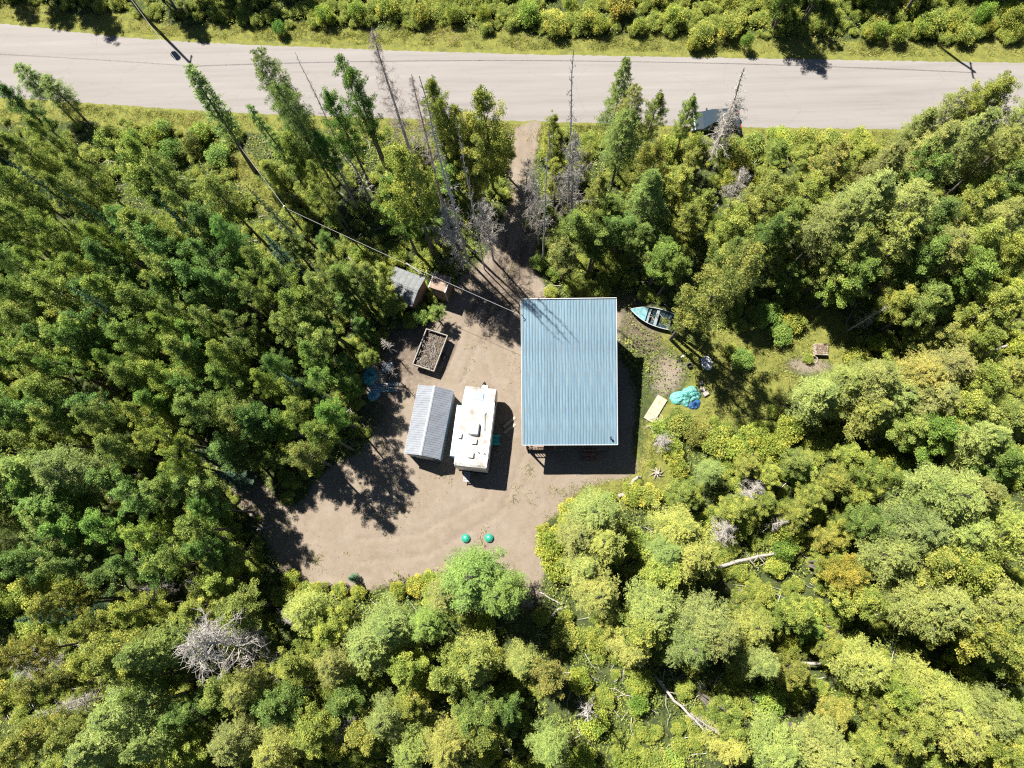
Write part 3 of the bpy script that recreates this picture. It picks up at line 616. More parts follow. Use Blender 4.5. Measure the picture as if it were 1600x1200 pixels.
# ------------------------------------------------------------------ boat
bw = G(985, 484, .55); st0, st1 = G(1060, 493, .55), G(1053, 517, .55); stc = (st0+st1)/2
BL_ = (stc-bw).length; rz = math.atan2(bw.y-stc.y, bw.x-stc.x)-math.pi/2; cc = (bw+stc)/2
bt = thing('rowing_boat', 'aluminium fishing boat with teal bow deck lying right of the cabin', 'boat', (cc.x, cc.y, 0), rz)
sec = []; NS = 14; BWm = .78
for i in range(NS+1):
    t = i/NS; y = -BL_/2+BL_*t; w_ = BWm*(1-max(0, (t-.35)/.65)**2.2)*(.9+.1*min(1, t*4)); w_ = max(w_, .015); sh = .55+.16*t**2; kz = .02+.28*max(0, t-.6)**1.6*2
    sec.append([(-w_, y, sh), (-w_*.86, y, sh*.5+kz*.5), (-w_*.5, y, kz+.03), (0, y, kz), (w_*.5, y, kz+.03), (w_*.86, y, sh*.5+kz*.5), (w_, y, sh)])
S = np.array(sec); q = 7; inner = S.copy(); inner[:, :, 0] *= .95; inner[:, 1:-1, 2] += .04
F = [(i*q+j, i*q+j+1, (i+1)*q+j+1, (i+1)*q+j) for i in range(NS) for j in range(6)]
mb = MB(); mb.add(S.reshape(-1, 3), F+[tuple(range(7))]); mb.obj('hull', M['boat'], bt)
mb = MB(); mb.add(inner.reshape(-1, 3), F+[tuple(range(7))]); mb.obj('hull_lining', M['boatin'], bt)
for s in (0, 6):
    mb = MB(); mb.tube(S[:, s]+[0, 0, .01], .025, 6); mb.obj('gunwale', M['trim'], bt)
dk = S[9:]; mb = MB(); k = len(dk)
mb.add([tuple(p+np.array([0, 0, .02])) for p in dk[:, 0]]+[tuple(p+np.array([0, 0, .02])) for p in dk[:, 6]]+[tuple(p+np.array([0, 0, -.03])) for p in dk[:, 0]]+[tuple(p+np.array([0, 0, -.03])) for p in dk[:, 6]],
       [(i, i+1, k+i+1, k+i) for i in range(k-1)]+[(0, k, 3*k, 2*k)]); mb.obj('bow_deck', M['boatteal'], bt)
for t in (.14, .42, .60):
    i = int(t*NS); w_ = abs(S[i, 0, 0])*.9; mb = MB(); mb.box((0, -BL_/2+BL_*t, .42), (2*w_, .24, .035)); mb.obj('thwart', M['boat'], bt)
mb = MB(); mb.box((0, -BL_/2+.01, .4), (1.25, .05, .42)); mb.obj('transom', M['plank'], bt)
for t in (.22, .3, .5):
    i = round(t*NS); p = inner[i]; mb = MB(); mb.tube(p[1:6]+[0, 0, .02], .015, 4); mb.obj('rib', M['boat'], bt)
pc = [(.2, .1), (-.3, -.35), (.15, -.9), (-.25, .55)]
for k, (x, y) in enumerate(pc):
    mb = MB(); mb.tube([(x, y, .22), (x+.3, y+.45, .40), (x+.15, y+.7, .5)], .018, 5)
    o = mb.obj('stick', M['deadwood'], None, (cc.x, cc.y, 0), (0, 0, rz)); tag(o, ('pale stick in the middle of the boat, second from the stern', 'pale stick along the upper side of the boat', 'pale stick in the boat nearest the transom', 'pale stick in the boat nearest the teal bow deck')[k], 'stick', 'sticks lying in the boat')
# ------------------------------------------------------------------ septic lids
def lathe(prof, n_=24):
    m_ = MB(); k = len(prof); V = [(r*math.cos(a), r*math.sin(a), z) for r, z in prof for a in [i*2*math.pi/n_ for i in range(n_)]]
    F = [(j*n_+i, j*n_+(i+1) % n_, (j+1)*n_+(i+1) % n_, (j+1)*n_+i) for j in range(k-1) for i in range(n_)]
    if prof[-1][0] > 1e-4: F.append(tuple((k-1)*n_+i for i in range(n_)))
    return m_.add(V, F)
for (px, py, lb) in ((727.5, 841, 'green domed septic lid on the sand, the left one of the pair'), (764, 840.5, 'green domed septic lid on the sand, the right one of the pair')):
    p = G(px, py, .2); t = thing('septic_lid', lb, 'septic lid', (p.x, p.y, float(ground_h(p.x, p.y))), 0, 'green septic lids in the sand')
    lathe([(.30, -.05), (.30, .1)]).obj('riser', M['lid'], t)
    lathe([(.335, .09), (.335, .13), (.30, .15), (.26, .20), (.17, .26), (.07, .285), (.001, .29)]).obj('dome', M['lid'], t, smooth=True)
    for k in range(6):
        mb = MB(); mb.cyl((.315*math.cos(k*1.047), .315*math.sin(k*1.047), .13), (.315*math.cos(k*1.047), .315*math.sin(k*1.047), .16), .015, 6); mb.obj('bolt', M['grey'], t)
# ------------------------------------------------------------------ yard clutter right of the cabin
a, b1, c1, d1 = G(1028, 616, .12), G(1043, 625, .12), G(1020, 661, .12), G(1006, 654, .12)
cc = (a+b1+c1+d1)/4; rz = math.atan2(b1.y-a.y, b1.x-a.x); w_, l_ = (b1-a).length, (b1-c1).length
t = thing('wooden_panel', 'pale weathered plywood panel lying on grass below the turquoise tarp', 'panel', (cc.x, cc.y, 0), rz)
for k in range(4):
    mb = MB(); mb.box((0, -l_/2+(k+.5)*l_/4, .13), (w_-.02, l_/4-.012, .025)); mb.obj('board', M['plywood'], t)
for s in (1, -1):
    mb = MB(); mb.box((s*(w_/2-.03), 0, .06), (.05, l_, .11)); mb.obj('frame_rail', M['plank'], t); mb = MB(); mb.box((0, s*(l_/2-.03), .06), (w_-.12, .05, .11)); mb.obj('frame_rail', M['plank'], t)
def heap(name, label, cat, poly, hgt, m_, folds=9, seed=1, sx=26):
    """crumpled cloth lying in a heap"""
    pts = np.array([list(G(*p, .1))[:2] for p in poly]); c_ = pts.mean(0); rg = np.random.default_rng(seed)
    na, nr = 56, 12; V = [(0, 0, hgt)]; ang = np.linspace(0, 2*math.pi, na, endpoint=False)
    pa = np.arctan2(pts[:, 1]-c_[1], pts[:, 0]-c_[0]); pr = np.hypot(pts[:, 1]-c_[1], pts[:, 0]-c_[0]); od = np.argsort(pa); pa, pr = pa[od], pr[od]
    rr = np.interp(ang, np.r_[pa-2*math.pi, pa, pa+2*math.pi], np.r_[pr, pr, pr]); ph = rg.uniform(0, 6, 8)
    for j in range(1, nr+1):
        u = j/nr
        for i_, a_ in enumerate(ang):
            r = rr[i_]*u*(1+.05*math.sin(7*a_+ph[0])*u); x_, y_ = r*math.cos(a_), r*math.sin(a_)
            w1_ = math.sin(3.1*x_+2.2*y_+ph[4]); f = .15+.5*abs(math.sin(5.3*x_-7.1*y_+2.2*w1_+ph[1]))+.45*abs(math.sin(9.5*x_+4.3*y_+1.7*w1_+ph[2]))+.15*math.sin(17*y_-8*x_+ph[3])
            z = hgt*(1-u**1.7)*(.55+.45*f)+.03+.05*f*u+.04*rg.normal()*(1-u)
            V.append((x_, y_, max(.015, z) if j < nr else .012))
    F = [(0, 1+i, 1+(i+1) % na) for i in range(na)]+[(1+j*na+i, 1+(j+1)*na+i, 1+(j+1)*na+(i+1) % na, 1+j*na+(i+1) % na) for j in range(nr-1) for i in range(na)]
    m2 = MB(); m2.add(V, F); o_ = m2.obj(name, m_, None, (c_[0], c_[1], float(ground_h(c_[0], c_[1])))); return tag(o_, label, cat)
heap('tarp', 'crumpled turquoise tarp heaped over something on the grass right of the cabin', 'tarp', [(1045, 622), (1052, 614), (1066, 611), (1072, 605), (1086, 604), (1094, 612), (1095, 622), (1088, 628), (1082, 630), (1074, 636), (1064, 631), (1050, 629)], .5, M['tarp'], 11, 3)
heap('blue_tarp', 'small dark blue tarp poking out under the turquoise tarp', 'tarp', [(1074, 634), (1084, 627), (1093, 624), (1092, 636), (1084, 639)], .28, M['bluetarp'], 6, 5)
for k, (px, py, s_, lb) in enumerate(((1096, 598, .8, 'grey concrete block above the turquoise tarp, set apart from the others'), (1098, 608, 1.1, 'pale concrete block touching the top corner of the turquoise tarp'), (1103, 615, 1.2, 'rough grey concrete block, lowest and rightmost beside the turquoise tarp'))):
    p = G(px, py, .15); mb = MB(); mb.box((0, 0, .11), (.32*s_, .42*s_, .22), taper=.92)
    o = mb.obj('concrete_block', M['concrete'], None, (p.x, p.y, float(ground_h(p.x, p.y))), (0, 0, .3+k*.9), bevel=.03); tag(o, lb, 'block', 'concrete blocks by the tarp')
# white tub
p = G(1104, 567, .35); t = thing('plastic_tub', 'oval white plastic tub standing on grass in front of the trees', 'tub', (p.x, p.y, 0), .25)
def oval(m_, rx, ry, prof, n_=28):
    k = len(prof); V = [(rx*r*math.cos(a), ry*r*math.sin(a)*(1 if math.sin(a) > 0 else 1.15), z) for r, z in prof for a in [i*2*math.pi/n_ for i in range(n_)]]
    F = [(j*n_+i, j*n_+(i+1) % n_, (j+1)*n_+(i+1) % n_, (j+1)*n_+i) for j in range(k-1) for i in range(n_)]
    F += [tuple((k-1)*n_+i for i in range(n_))]
    return m_.add(V, F)
oval(MB(), .42, .54, [(.7, .0), (.9, .2), (1, .40), (1.05, .42), (1.05, .44), (.93, .43), (.84, .2), (.7, .1)]).obj('basin', M['white'], t, smooth=False)
oval(MB(), .42, .54, [(.72, .10), (.80, .17), (.5, .175)]).obj('basin_liner', M['white'], t)
mb = MB()
for k in range(5): mb.tube([(-.2+k*.1, -.4+.1*k, .2), (.1*k-.1, .1, .35), (.25-.1*k, .4, .25)], .02, 4)
mb.obj('tub_contents', M['white'], t)
p = G(1066, 557, .05); mb = MB(); mb.box((0, 0, .03), (.26, .13, .05)); tag(mb.obj('scrap_board', M['white'], None, (p.x, p.y, .0), (0, 0, .5)), 'short white board scrap on the ground between boat and tub', 'board scrap')
p = G(1077, 571, .2); t = thing('shadow_bucket', 'black bucket standing in shade just left of the white tub', 'bucket', (p.x, p.y, 0)); lathe([(.15, 0), (.19, .36), (.2, .37), (.18, .36), (.14, .05), (.001, .05)], 18).obj('shadow_pail', M['darkmetal'], t)  # bucket is added, filling a spot where only a dark shadow lies
mb = MB(); mb.tube([(-.19, 0, .36), (-.14, .1, .44), (0, .16, .48), (.14, .1, .44), (.19, 0, .36)], .008, 5); mb.obj('handle', M['grey'], t)
# pallet stack
p = G(1283, 546, .4); t = thing('pallet_stack', 'stack of weathered wooden pallets at the edge of the trees on the right', 'pallets', (p.x, p.y, 0), -.05)
for lv in range(3):
    for k in range(6):
        mb = MB(); mb.box((R.normal(0, .02), -.42+k*.165, .14+lv*.17), (1.05, .12, .022), rz=R.normal(0, .03)); mb.obj('slat', M['plank'], t)
    for k in range(3):
        mb = MB(); mb.box((-.45+k*.45, 0, .075+lv*.17), (.05, .95, .1)); mb.obj('bearer', M['plank'], t)
C = np.stack([R.uniform(-.45, .45, 300), R.uniform(-.42, .42, 300), .51+.02*R.random(300)], 1); V, F = leaves(C, .09, 1.5); o = link('fallen_leaves', new_mesh('fallen_leaves', V, [F], M['leaflitter']), None, (p.x, p.y, 0)); tag(o, 'brown fallen leaves on the pallet stack', 'leaves', kind='stuff')
p = G(1271, 562, .15); mb = MB(); mb.tube([(.33*math.cos(a), .30*math.sin(a), .12+.10*math.sin(a)) for a in np.linspace(0, 2*math.pi, 25)], .055, 8, cap=False)
tag(mb.obj('old_tyre', M['plank'], None, (p.x, p.y, 0)), 'dusty old tyre leaning beside the pallet stack', 'tyre')
# planks in the camper's shade
for (a0, b0), (a1, b1_), lb in (((787, 668), (805, 652), 'pale plank on the sand right of the camper, the upper of two'), ((788, 677), (805, 663), 'pale plank on the sand right of the camper, the lower of two')):
    a = G(a0, b0); c_ = G(a1, b1_); mb = MB(); mb.box((0, 0, .03), ((c_-a).length, .22, .045))
    tag(mb.obj('plank', M['plywood'], None, (a+c_)/2+Vector((0, 0, .02)), (0, 0, math.atan2(c_.y-a.y, c_.x-a.x)), bevel=.005), lb, 'plank', 'planks beside the camper')
# junk left of the metal shed
p = G(592, 588, .1); t = thing('pallet', 'grey wooden pallet lying among junk left of the metal shed', 'pallet', (p.x, p.y, .02), -.1)
for k in range(7):
    mb = MB(); mb.box((0, -.55+k*.18, .13), (1.3, .13, .022)); mb.obj('slat', M['plank'], t)
for k in range(3):
    mb = MB(); mb.box((-.58+k*.58, 0, .06), (.06, 1.2, .1)); mb.obj('bearer', M['plank'], t)
p = G(606, 574, .6); t = thing('work_table', 'small grey-blue square topped table left of the box trailer', 'table', (p.x, p.y, 0), .05)
mb = MB(); mb.box((0, 0, .72), (.8, .75, .04)); mb.obj('table_top', M['sheet'], t)
for s in (1, -1):
    for s2 in (1, -1): mb = MB(); mb.box((s*.34, s2*.32, .35), (.05, .05, .7)); mb.obj('leg', M['grey'], t)
heap('crumpled_tarp', 'dark teal crumpled tarp among junk left of the metal shed', 'tarp', [(570, 580), (580, 572), (590, 580), (586, 600), (574, 602)], .3, pmat('dull_teal_tarp', (.08, .42, .45), .6, var=.2), 7, 9)
t = thing('pipe_bundle', 'bundle of pale blue pipes lying left of the metal shed', 'pipes', G(600, 604, 0))
for k in range(9):
    a = G(577+R.uniform(-4, 6), 600+k*1.5, .1)-t.location; c_ = G(618+R.uniform(-6, 6), 599+k*1.3+R.uniform(-3, 3), .1)-t.location; mb = MB(); mb.cyl((a.x, a.y, .06+.03*k % .15), (c_.x, c_.y, .1+.05*(k % 3)), .025, 6); mb.obj('pipe', M['pipe'] if k % 3 else M['white'], t)
heap('blue_sheet', 'torn bright blue plastic sheet below the pipe bundle', 'plastic sheet', [(574, 618), (582, 608), (594, 612), (588, 622), (578, 626)], .15, M['pipe'], 8, 12)
# leaning pole by the outhouse and the pole whose shadow crosses the shed roof
a, c_ = G(673, 438, 1.2), G(635, 411, 2.7); mb = MB(); mb.tube([a+(a-c_)*.0+Vector((0, 0, -1.2)), a, c_], [.05, .05, .045], 8)
mb = MB(); d_ = (c_-a); g0 = a-d_*(1.2/1.5)*1.0; mb.tube([g0, c_], [.05, .045], 8); tag(mb.obj('leaning_pole', M['white']), 'long pale pole leaning against the outhouse over the shingled shed', 'pole')

# ------------------------------------------------------------------ car parked at the roadside behind the bare tree
p = G(1119, 187, 1.0); car = thing('parked_car', 'dark blue-grey car parked at the road edge behind the bare tree', 'car', (p.x, p.y, .06), math.radians(2))
mb = MB(); prof = [(-2.1, .35), (-2.15, .75), (-1.9, .95), (-.9, 1.0), (1.35, 1.02), (2.05, .9), (2.15, .6), (2.1, .35)]
V = [(y, -.9, z) for y, z in prof]+[(y, .9, z) for y, z in prof]; k = len(prof)
mb.add(V, [tuple(range(k)), tuple(range(k, 2*k))]+[(i, (i+1) % k, k+(i+1) % k, k+i) for i in range(k)]); body = mb.obj('body', M['carbody'], car, bevel=.05)
mb = MB(); cp = [(-1.15, 1.0), (-.45, 1.5), (1.15, 1.52), (1.75, 1.0)]
V = [(y, s*w_, z) for s in (-1, 1) for (y, z), w_ in zip(cp, (.84, .68, .68, .84))]
mb.add(V, [(0, 3, 2, 1), (4, 5, 6, 7), (0, 1, 5, 4), (1, 2, 6, 5), (2, 3, 7, 6), (0, 4, 7, 3)]); mb.obj('cabin_glass', M['glass'], car)
mb = MB(); mb.box((.35, 0, 1.53), (1.55, 1.32, .05)); mb.obj('roof', M['carbody'], car, bevel=.02)
for s in (1, -1):
    for x in (-1.3, 1.35):
        mb = MB(); mb.cyl((x, s*.72, .33), (x, s*.92, .33), .33, 18); wh = mb.obj('wheel', M['tyre'], car); mb = MB(); mb.cyl((x, s*.915, .33), (x, s*.94, .33), .2, 12); mb.obj('rim', M['grey'], wh)
    mb = MB(); mb.box((-2.1, s*.65, .72), (.12, .35, .14)); mb.obj('headlight', M['lamp'], car); mb = MB(); mb.box((2.1, s*.7, .78), (.1, .28, .16)); mb.obj('tail_light', M['redlamp'], car)
    mb = MB(); mb.box((-.75, s*1.0, 1.05), (.12, .2, .13)); mb.obj('side_mirror', M['carbody'], car)

# ------------------------------------------------------------------ utility poles and lines north of the road
def power_pole(label, tip_px, h, transformer):
    tip = G(*tip_px); Ls = h/math.tan(SUN_EL); bx, by = tip.x-SHX*Ls, tip.y-SHY*Ls
    t = thing('utility_pole', label, 'utility pole', (bx, by, 0)); lathe([(.17, 0), (.11, h)], 12).obj('shaft', M['pole'], t)
    mb_ = MB(); mb_.box((0, 0, h-.5), (.1, 1.8, .12)); mb_.obj('crossarm', M['pole'], t)
    for yy in (-.8, .8, 0):
        mb_ = MB(); mb_.cyl((0, yy, h-.44 if yy else h), (0, yy, h-.25 if yy else h+.18), .05, 8); mb_.obj('insulator', M['trim'], t)
    if transformer:
        mb_ = MB(); mb_.cyl((-.35, -.35, h-3.6), (-.35, -.35, h-2.5), .30, 14); mb_.obj('transformer', M['grey'], t, bevel=.02)
    return Vector((bx, by, h))
p1 = power_pole('wooden utility pole with transformer north of the road at left', (302, 104), 12.5, True)
p2 = power_pole('plain wooden utility pole north of the road at upper right', (1523, 114), 12.5, False)
def cable(label, a, c_, sag, r=.018, n_=24):
    pts = [(a.lerp(c_, i/n_))-Vector((0, 0, 4*sag*(i/n_)*(1-i/n_))) for i in range(n_+1)]
    V, Qd = tube(np.array(pts), r, 5); return tag(link('overhead_wire', new_mesh('overhead_wire', V, [Qd], M['cable'], smooth=True)), label, 'wire')
for yy, zz, lb in ((0, .18, 'highest bare power line strung between the utility poles above the road verge'),):
    cable(lb, p1+Vector((0, yy, zz)), p2+Vector((0, yy, zz)), 2.0, .024, 60)
cable('power line running west from the pole with the transformer', p1+Vector((0, 0, .18)), p1+Vector((-60, 4, .1)), 1.5, .015)
sp_ = G(446, 325, 6.6); t = thing('service_pole', 'thin wooden service pole rising between the trees left of the shingled shed', 'utility pole', (sp_.x, sp_.y, 0)); lathe([(.10, 0), (.07, 6.8)], 10).obj('shaft', M['pole'], t)
mb = MB(); mb.cyl((0, 0, 6.8), (0, 0, 6.95), .04, 8); mb.obj('insulator', M['trim'], t)
cable('service wire from the shingled shed trees across the yard to the cabin', sp_, G(811, 491, 5.9), .25, .014)
cable('service wire from the transformer pole over the road into the trees', p1-Vector((0, 0, 1.5)), sp_, 1.0, .015)

# ------------------------------------------------------------------ tree prototypes
def trunk_path(h, lean, rng, k=9, wob=.05):
    z = np.linspace(0, h, k); x = np.cumsum(rng.normal(0, wob, k))*z/h; y = np.cumsum(rng.normal(0, wob, k))*z/h
    return np.stack([x+lean*z*0, y, z], 1)
def at(P, z): return np.array([np.interp(z, P[:, 2], P[:, 0]), np.interp(z, P[:, 2], P[:, 1]), z])
def poplar(seed, h=10, r=1.7, n_leaf=23000, n_limb=34, z0=.42, size=.085, sig=.25, shape=.7, multi=1):
    rng = np.random.default_rng(seed); tb = TB(); cl = []
    for t_ in range(multi):
        P = trunk_path(h*(1-.1*t_), 0, rng, 9, .10); off = rng.normal(0, .12*multi, 2)*(multi > 1); P[:, :2] += off*(1+P[:, 2:3]*.35)
        tb.add(P, np.linspace(.013*h+.02, .015, len(P)), 7)
        for i in range(n_limb//multi):
            u = (i+.5)/(n_limb//multi); z = h*(z0+(1-z0)*u*.96); rad = r*(math.sin(math.pi*min(1, u*.93+.10))**shape)*rng.uniform(.55, 1.12)/(1 if multi == 1 else 1.3)
            az = i*2.4+rng.normal(0, .3); e = np.array([math.cos(az), math.sin(az), 0])*rad; a = at(P, max(h*.15, z-rad*.75)); c_ = at(P, z)+e
            mid = (a+c_)/2+np.array([0, 0, -.08*rad]); tb.add(np.array([a, mid, c_]), [.022+.012*rad, .016, .008], 4)
            for f in (.5, .78, 1.02):
                if rng.random() < .93: cl.append(((a*(1-f)+c_*f)+rng.normal(0, .12, 3), sig*rng.uniform(.6, 1.25)*(.8 if f > 1 else 1)))
            for k in range(2):
                d = rng.normal(0, .32, 3); q_ = (a+c_)/2+d; tb.add(np.array([(a+c_)/2, q_]), [.010, .005], 3); cl.append((q_, sig*rng.uniform(.5, .9)))
        cl.append((at(P, h*.985), sig*.6))
    w = np.array([s**2 for _, s in cl]); cnt = (w/w.sum()*n_leaf).astype(int); C = []; tone = []
    for (c_, s), k in zip(cl, cnt):
        g = rng.normal(size=(k, 3)); g /= np.linalg.norm(g, axis=1)[:, None]; g *= (rng.random(k)**.45)[:, None]*1.65*s; g[:, 2] *= .8
        C.append(c_+g); b_ = rng.uniform(.08, .8); gold = rng.random() < .05
        tone.append(np.clip(b_+rng.normal(0, .16, k)+(.3 if gold else 0), 0, 1))
    C = np.concatenate(C); V, F = leaves(C, size, .3, .66, rng=rng)
    return dict(trunk=tb.mesh('trunk', M['bark']), crown=new_mesh('crown', V, [F], M['leaf'], np.concatenate(tone)), h=h, r=r)
def larch(seed, h=12, r=2.0, n=24000, z0=.42, nb=84, shape='round'):
    rng = np.random.default_rng(seed); tb = TB(); P = trunk_path(h, 0, rng, 9, .06); tb.add(P, np.linspace(.013*h+.02, .012, 9), 7); C = []; A = []; T = []
    for i in range(nb):
        u = (i+.5)/nb; z = h*(z0+(1-z0)*u); rad = r*((1-u)**.62 if shape == 'cone' else math.sin(math.pi*min(1, .2+.8*u))**.55)*rng.uniform(.6, 1.1)+.1
        az = i*2.4+rng.normal(0, .35); e = np.array([math.cos(az), math.sin(az), rng.uniform(.0, .35)]); a = at(P, z-rad*.2); tip = a+e*rad; tip[2] -= .1*rad
        mid = (a+tip)/2+np.array([0, 0, .12*rad]); tb.add(np.array([a, mid, tip]), [.018, .011, .004], 3); b_ = rng.uniform(.25, .75)
        m_ = max(4, int(9*rad)); side = np.array([-e[1], e[0], 0])
        for k in range(m_):
            f = .25+.75*(k+.5)/m_; p = a*(1-f)**2+2*mid*f*(1-f)+tip*f*f; s = 1 if k % 2 else -1; ln = (.28+.30*(1-f)*rad)*rng.uniform(.6, 1.2)
            tw = unit(side*s+e*.7+rng.normal(0, .25, 3)); kk = max(3, int(n/(nb*m_)*ln/.35)); ff = rng.random(kk)
            C.append(p+tw*(ff*ln)[:, None]+rng.normal(0, .05, (kk, 3))-np.array([0, 0, .08])*ff[:, None]**2); A.append(np.repeat(tw[None], kk, 0)); T.append(np.clip(b_+rng.normal(0, .15, kk)+.12*(ff > .6), 0, 1))
            if k % 3 == 0: tb.add(np.array([p, p+tw*ln]), [.006, .003], 3)
    V, F = leaves(np.concatenate(C), .105, .35, .34, np.concatenate(A), rng=rng)
    return dict(trunk=tb.mesh('trunk', M['bark']), crown=new_mesh('crown', V, [F], M['larch'], np.concatenate(T)), h=h, r=r)
def spruce(seed, h=10, r=1.6, n=15000, z0=.08, nb=90):
    rng = np.random.default_rng(seed); tb = TB(); P = trunk_path(h, 0, rng, 8, .02); tb.add(P, np.linspace(.014*h, .012, 8), 7); C = []; A = []; T = []; wts = []
    for i in range(nb):
        u = (i+.5)/nb; z = h*(z0+(1-z0)*u*.985); rad = r*((1-u)**.85)*rng.uniform(.78, 1.1)+.08
        az = i*2.4+rng.normal(0, .2); e = np.array([math.cos(az), math.sin(az), -.18]); a = at(P, z); tip = a+e*rad; tb.add(np.array([a, tip]), [.016, .005], 3)
        side = np.array([-e[1], e[0], 0]); b_ = rng.uniform(.2, .8); kk = int(n/nb*(rad/r)*1.9)+12; f = rng.random(kk)**.75
        wd = (rng.random(kk)-.5)*2*(.36*rad*(1-f*.75)+.03); p = a+(tip-a)*f[:, None]+side*wd[:, None]; p[:, 2] += -.06*np.abs(wd)+rng.normal(0, .02, kk)
        C.append(p); A.append(e[None]*1.0+side[None]*np.sign(wd)[:, None]*.8); T.append(np.clip(b_+rng.normal(0, .15, kk)+.25*(f > .8), 0, 1))
    V, F = leaves(np.concatenate(C), .10, .6, .3, np.concatenate(A), rng=rng)
    return dict(trunk=tb.mesh('trunk', M['bark']), crown=new_mesh('crown', V, [F], M['spruce'], np.concatenate(T)), h=h, r=r)
def dead(seed, h=10, r=1.5, nb=46, tw=9, z0=.25, fine=1.0, curly=.25, m_='deadwood', upr=.5, broad=False):
    rng = np.random.default_rng(seed); tb = TB(); P = trunk_path(h, 0, rng, 11, .07); tk = TB(); tk.add(P, np.linspace(.012*h+.03, .035 if h > 12 or nb >= 56 and not broad else .015, 11), 7)
    for i in range(nb):
        u = (i+.5)/nb; z = h*(z0+(1-z0)*u*.97); rad = r*(math.sin(math.pi*min(1, u*.75+.22))**.8 if broad else (1-u*.8))*rng.uniform(.4, 1.15)
        az = i*2.4+rng.normal(0, .5); d = np.array([math.cos(az), math.sin(az), rng.uniform(-.1, upr)]); pts = [at(P, z)]; dd = d.copy()
        for k in range(4): dd = unit(dd+rng.normal(0, curly, 3)); pts.append(pts[-1]+dd*rad/4)
        pts = np.array(pts); tb.add(pts, np.linspace(.018*fine+.004*rad, .004, 5), 3)
        for k in range(tw):
            f = rng.uniform(.25, 1)*4; j = int(min(3, f)); p = pts[j]+(pts[j+1]-pts[j])*(f-j); t1 = unit(dd+rng.normal(0, .8, 3)); ln = rad*rng.uniform(.15, .45)
            q_ = p+t1*ln*.55; q2 = q_+unit(t1+rng.normal(0, .5, 3))*ln*.45; tb.add(np.array([p, q_, q2]), [.008*fine, .006*fine, .003], 3)
            if tw > 9:
                for _ in range(3): tb.add(np.array([q_, q_+rng.normal(0, .13, 3)]), [.005*fine, .003], 3)
    return dict(trunk=tk.mesh('trunk', M[m_]), crown=tb.mesh('branches', M[m_]), h=h, r=r)
def bush(seed, h=1.6, r=1.0, n=4600, size=.085, m_='bush'):
    rng = np.random.default_rng(seed); tb = TB(); C = []; T = []
    for i in range(11):
        az = i*2.4; rr = r*math.sqrt((i+.3)/11)*rng.uniform(.7, 1.05); e = np.array([math.cos(az)*rr, math.sin(az)*rr, h*(1-.45*(rr/r)**2)*rng.uniform(.7, 1.0)])
        tb.add(np.array([[e[0]*.1, e[1]*.1, -.05], e*[.5, .5, .55], e*.95]), [.02, .014, .006], 4); k = n//11
        g = rng.normal(size=(k, 3)); g /= np.linalg.norm(g, axis=1)[:, None]; g *= (rng.random(k)**.5)[:, None]*[r*.42, r*.42, h*.34]; p = e*[.93, .93, .85]+g; p[:, 2] = np.abs(p[:, 2])
        C.append(p); T.append(np.clip(rng.uniform(.2, .8)+rng.normal(0, .16, k), 0, 1))
    V, F = leaves(np.concatenate(C), size, .4, .66, rng=rng)
    return dict(trunk=tb.mesh('stems', M['bark']), crown=new_mesh('foliage', V, [F], M[m_], np.concatenate(T)), h=h, r=r)
PROTO = {
    'P': [poplar(s, 12, 1.9, n_limb=30+s % 3*5, z0=.38+.06*(s % 3)) for s in range(1, 5)]+[poplar(11, 12, 1.9, multi=2, n_limb=40, z0=.46), poplar(12, 12, 1.9, multi=3, n_limb=42, z0=.42)],
    'Q': [poplar(s, 12, 2.0, 21000, 34, .50+.03*(s % 3), .085, .26, .85) for s in range(91, 94)]+[poplar(94, 12, 2.0, 23000, 40, .50, .085, .25, .8, 2), poplar(95, 12, 2.0, 23000, 40, .54, .085, .24, .8, 3)],
    'B': [poplar(21, 10, 2.4, 32000, 46, .3, .085, .29, .55), poplar(22, 10, 2.4, 32000, 46, .28, .085, .30, .5, 2), poplar(23, 10, 2.4, 32000, 50, .3, .085, .27, .6, 3)],
    'L': [larch(31), larch(32), larch(33, nb=80), larch(34, shape='cone')],
    'N': [larch(35, 12, .9, 12000, .25, 66, 'cone'), larch(36, 12, .9, 12000, .4, 66, 'cone')],
    'S': [spruce(41), spruce(42), spruce(43)],
    'D': [dead(51, fine=1.5, nb=60), dead(52, fine=1.5, nb=56), dead(53, tw=8, fine=1.4, nb=60)],
    'K': [dead(61, 8, 2.3, 64, 16, .15, 1.5, .5, upr=.9, broad=True), dead(62, 8, 2.3, 62, 16, .2, 1.5, .5, upr=.7, broad=True)],
    'F': [dead(71, 20, 1.7, 100, 13, .55, .8, .2, 'brownwood', .4)],
    'H': [bush(s) for s in range(81, 86)],
}
TINT = dict(y=(1.16, 1.12, 1.0), o=(1.02, 1.0, 1), g=(.8, 1.0, .9), d=(.65, .85, .9), b=(.86, .95, 1.05), s=(1.0, 1.0, 1.08), w=(1, 1, 1), x=(.5, .45, .42), c=(1.3, 1.02, .8))
NAME = dict(P='leafy_tree', Q='leafy_tree', B='leafy_tree', L='larch_tree', N='larch_tree', S='spruce_tree', D='dead_tree', K='dead_tree', F='dead_tree', H='bush')
CRN = dict(D='branches', K='branches', F='branches', H='foliage')
SUBJ = dict(P='leafy tree', Q='leafy tree', B='spreading leafy tree', L='feathery larch', N='narrow larch', S='conical spruce', D='bare dead tree', K='spreading bare tree', F='brown twiggy tree', H='bush')
COLW = dict(y='yellow-green', o='olive', g='green', d='dark green', b='blue-green', s='pale green', w='grey', x='dark', c='orange-tinged')
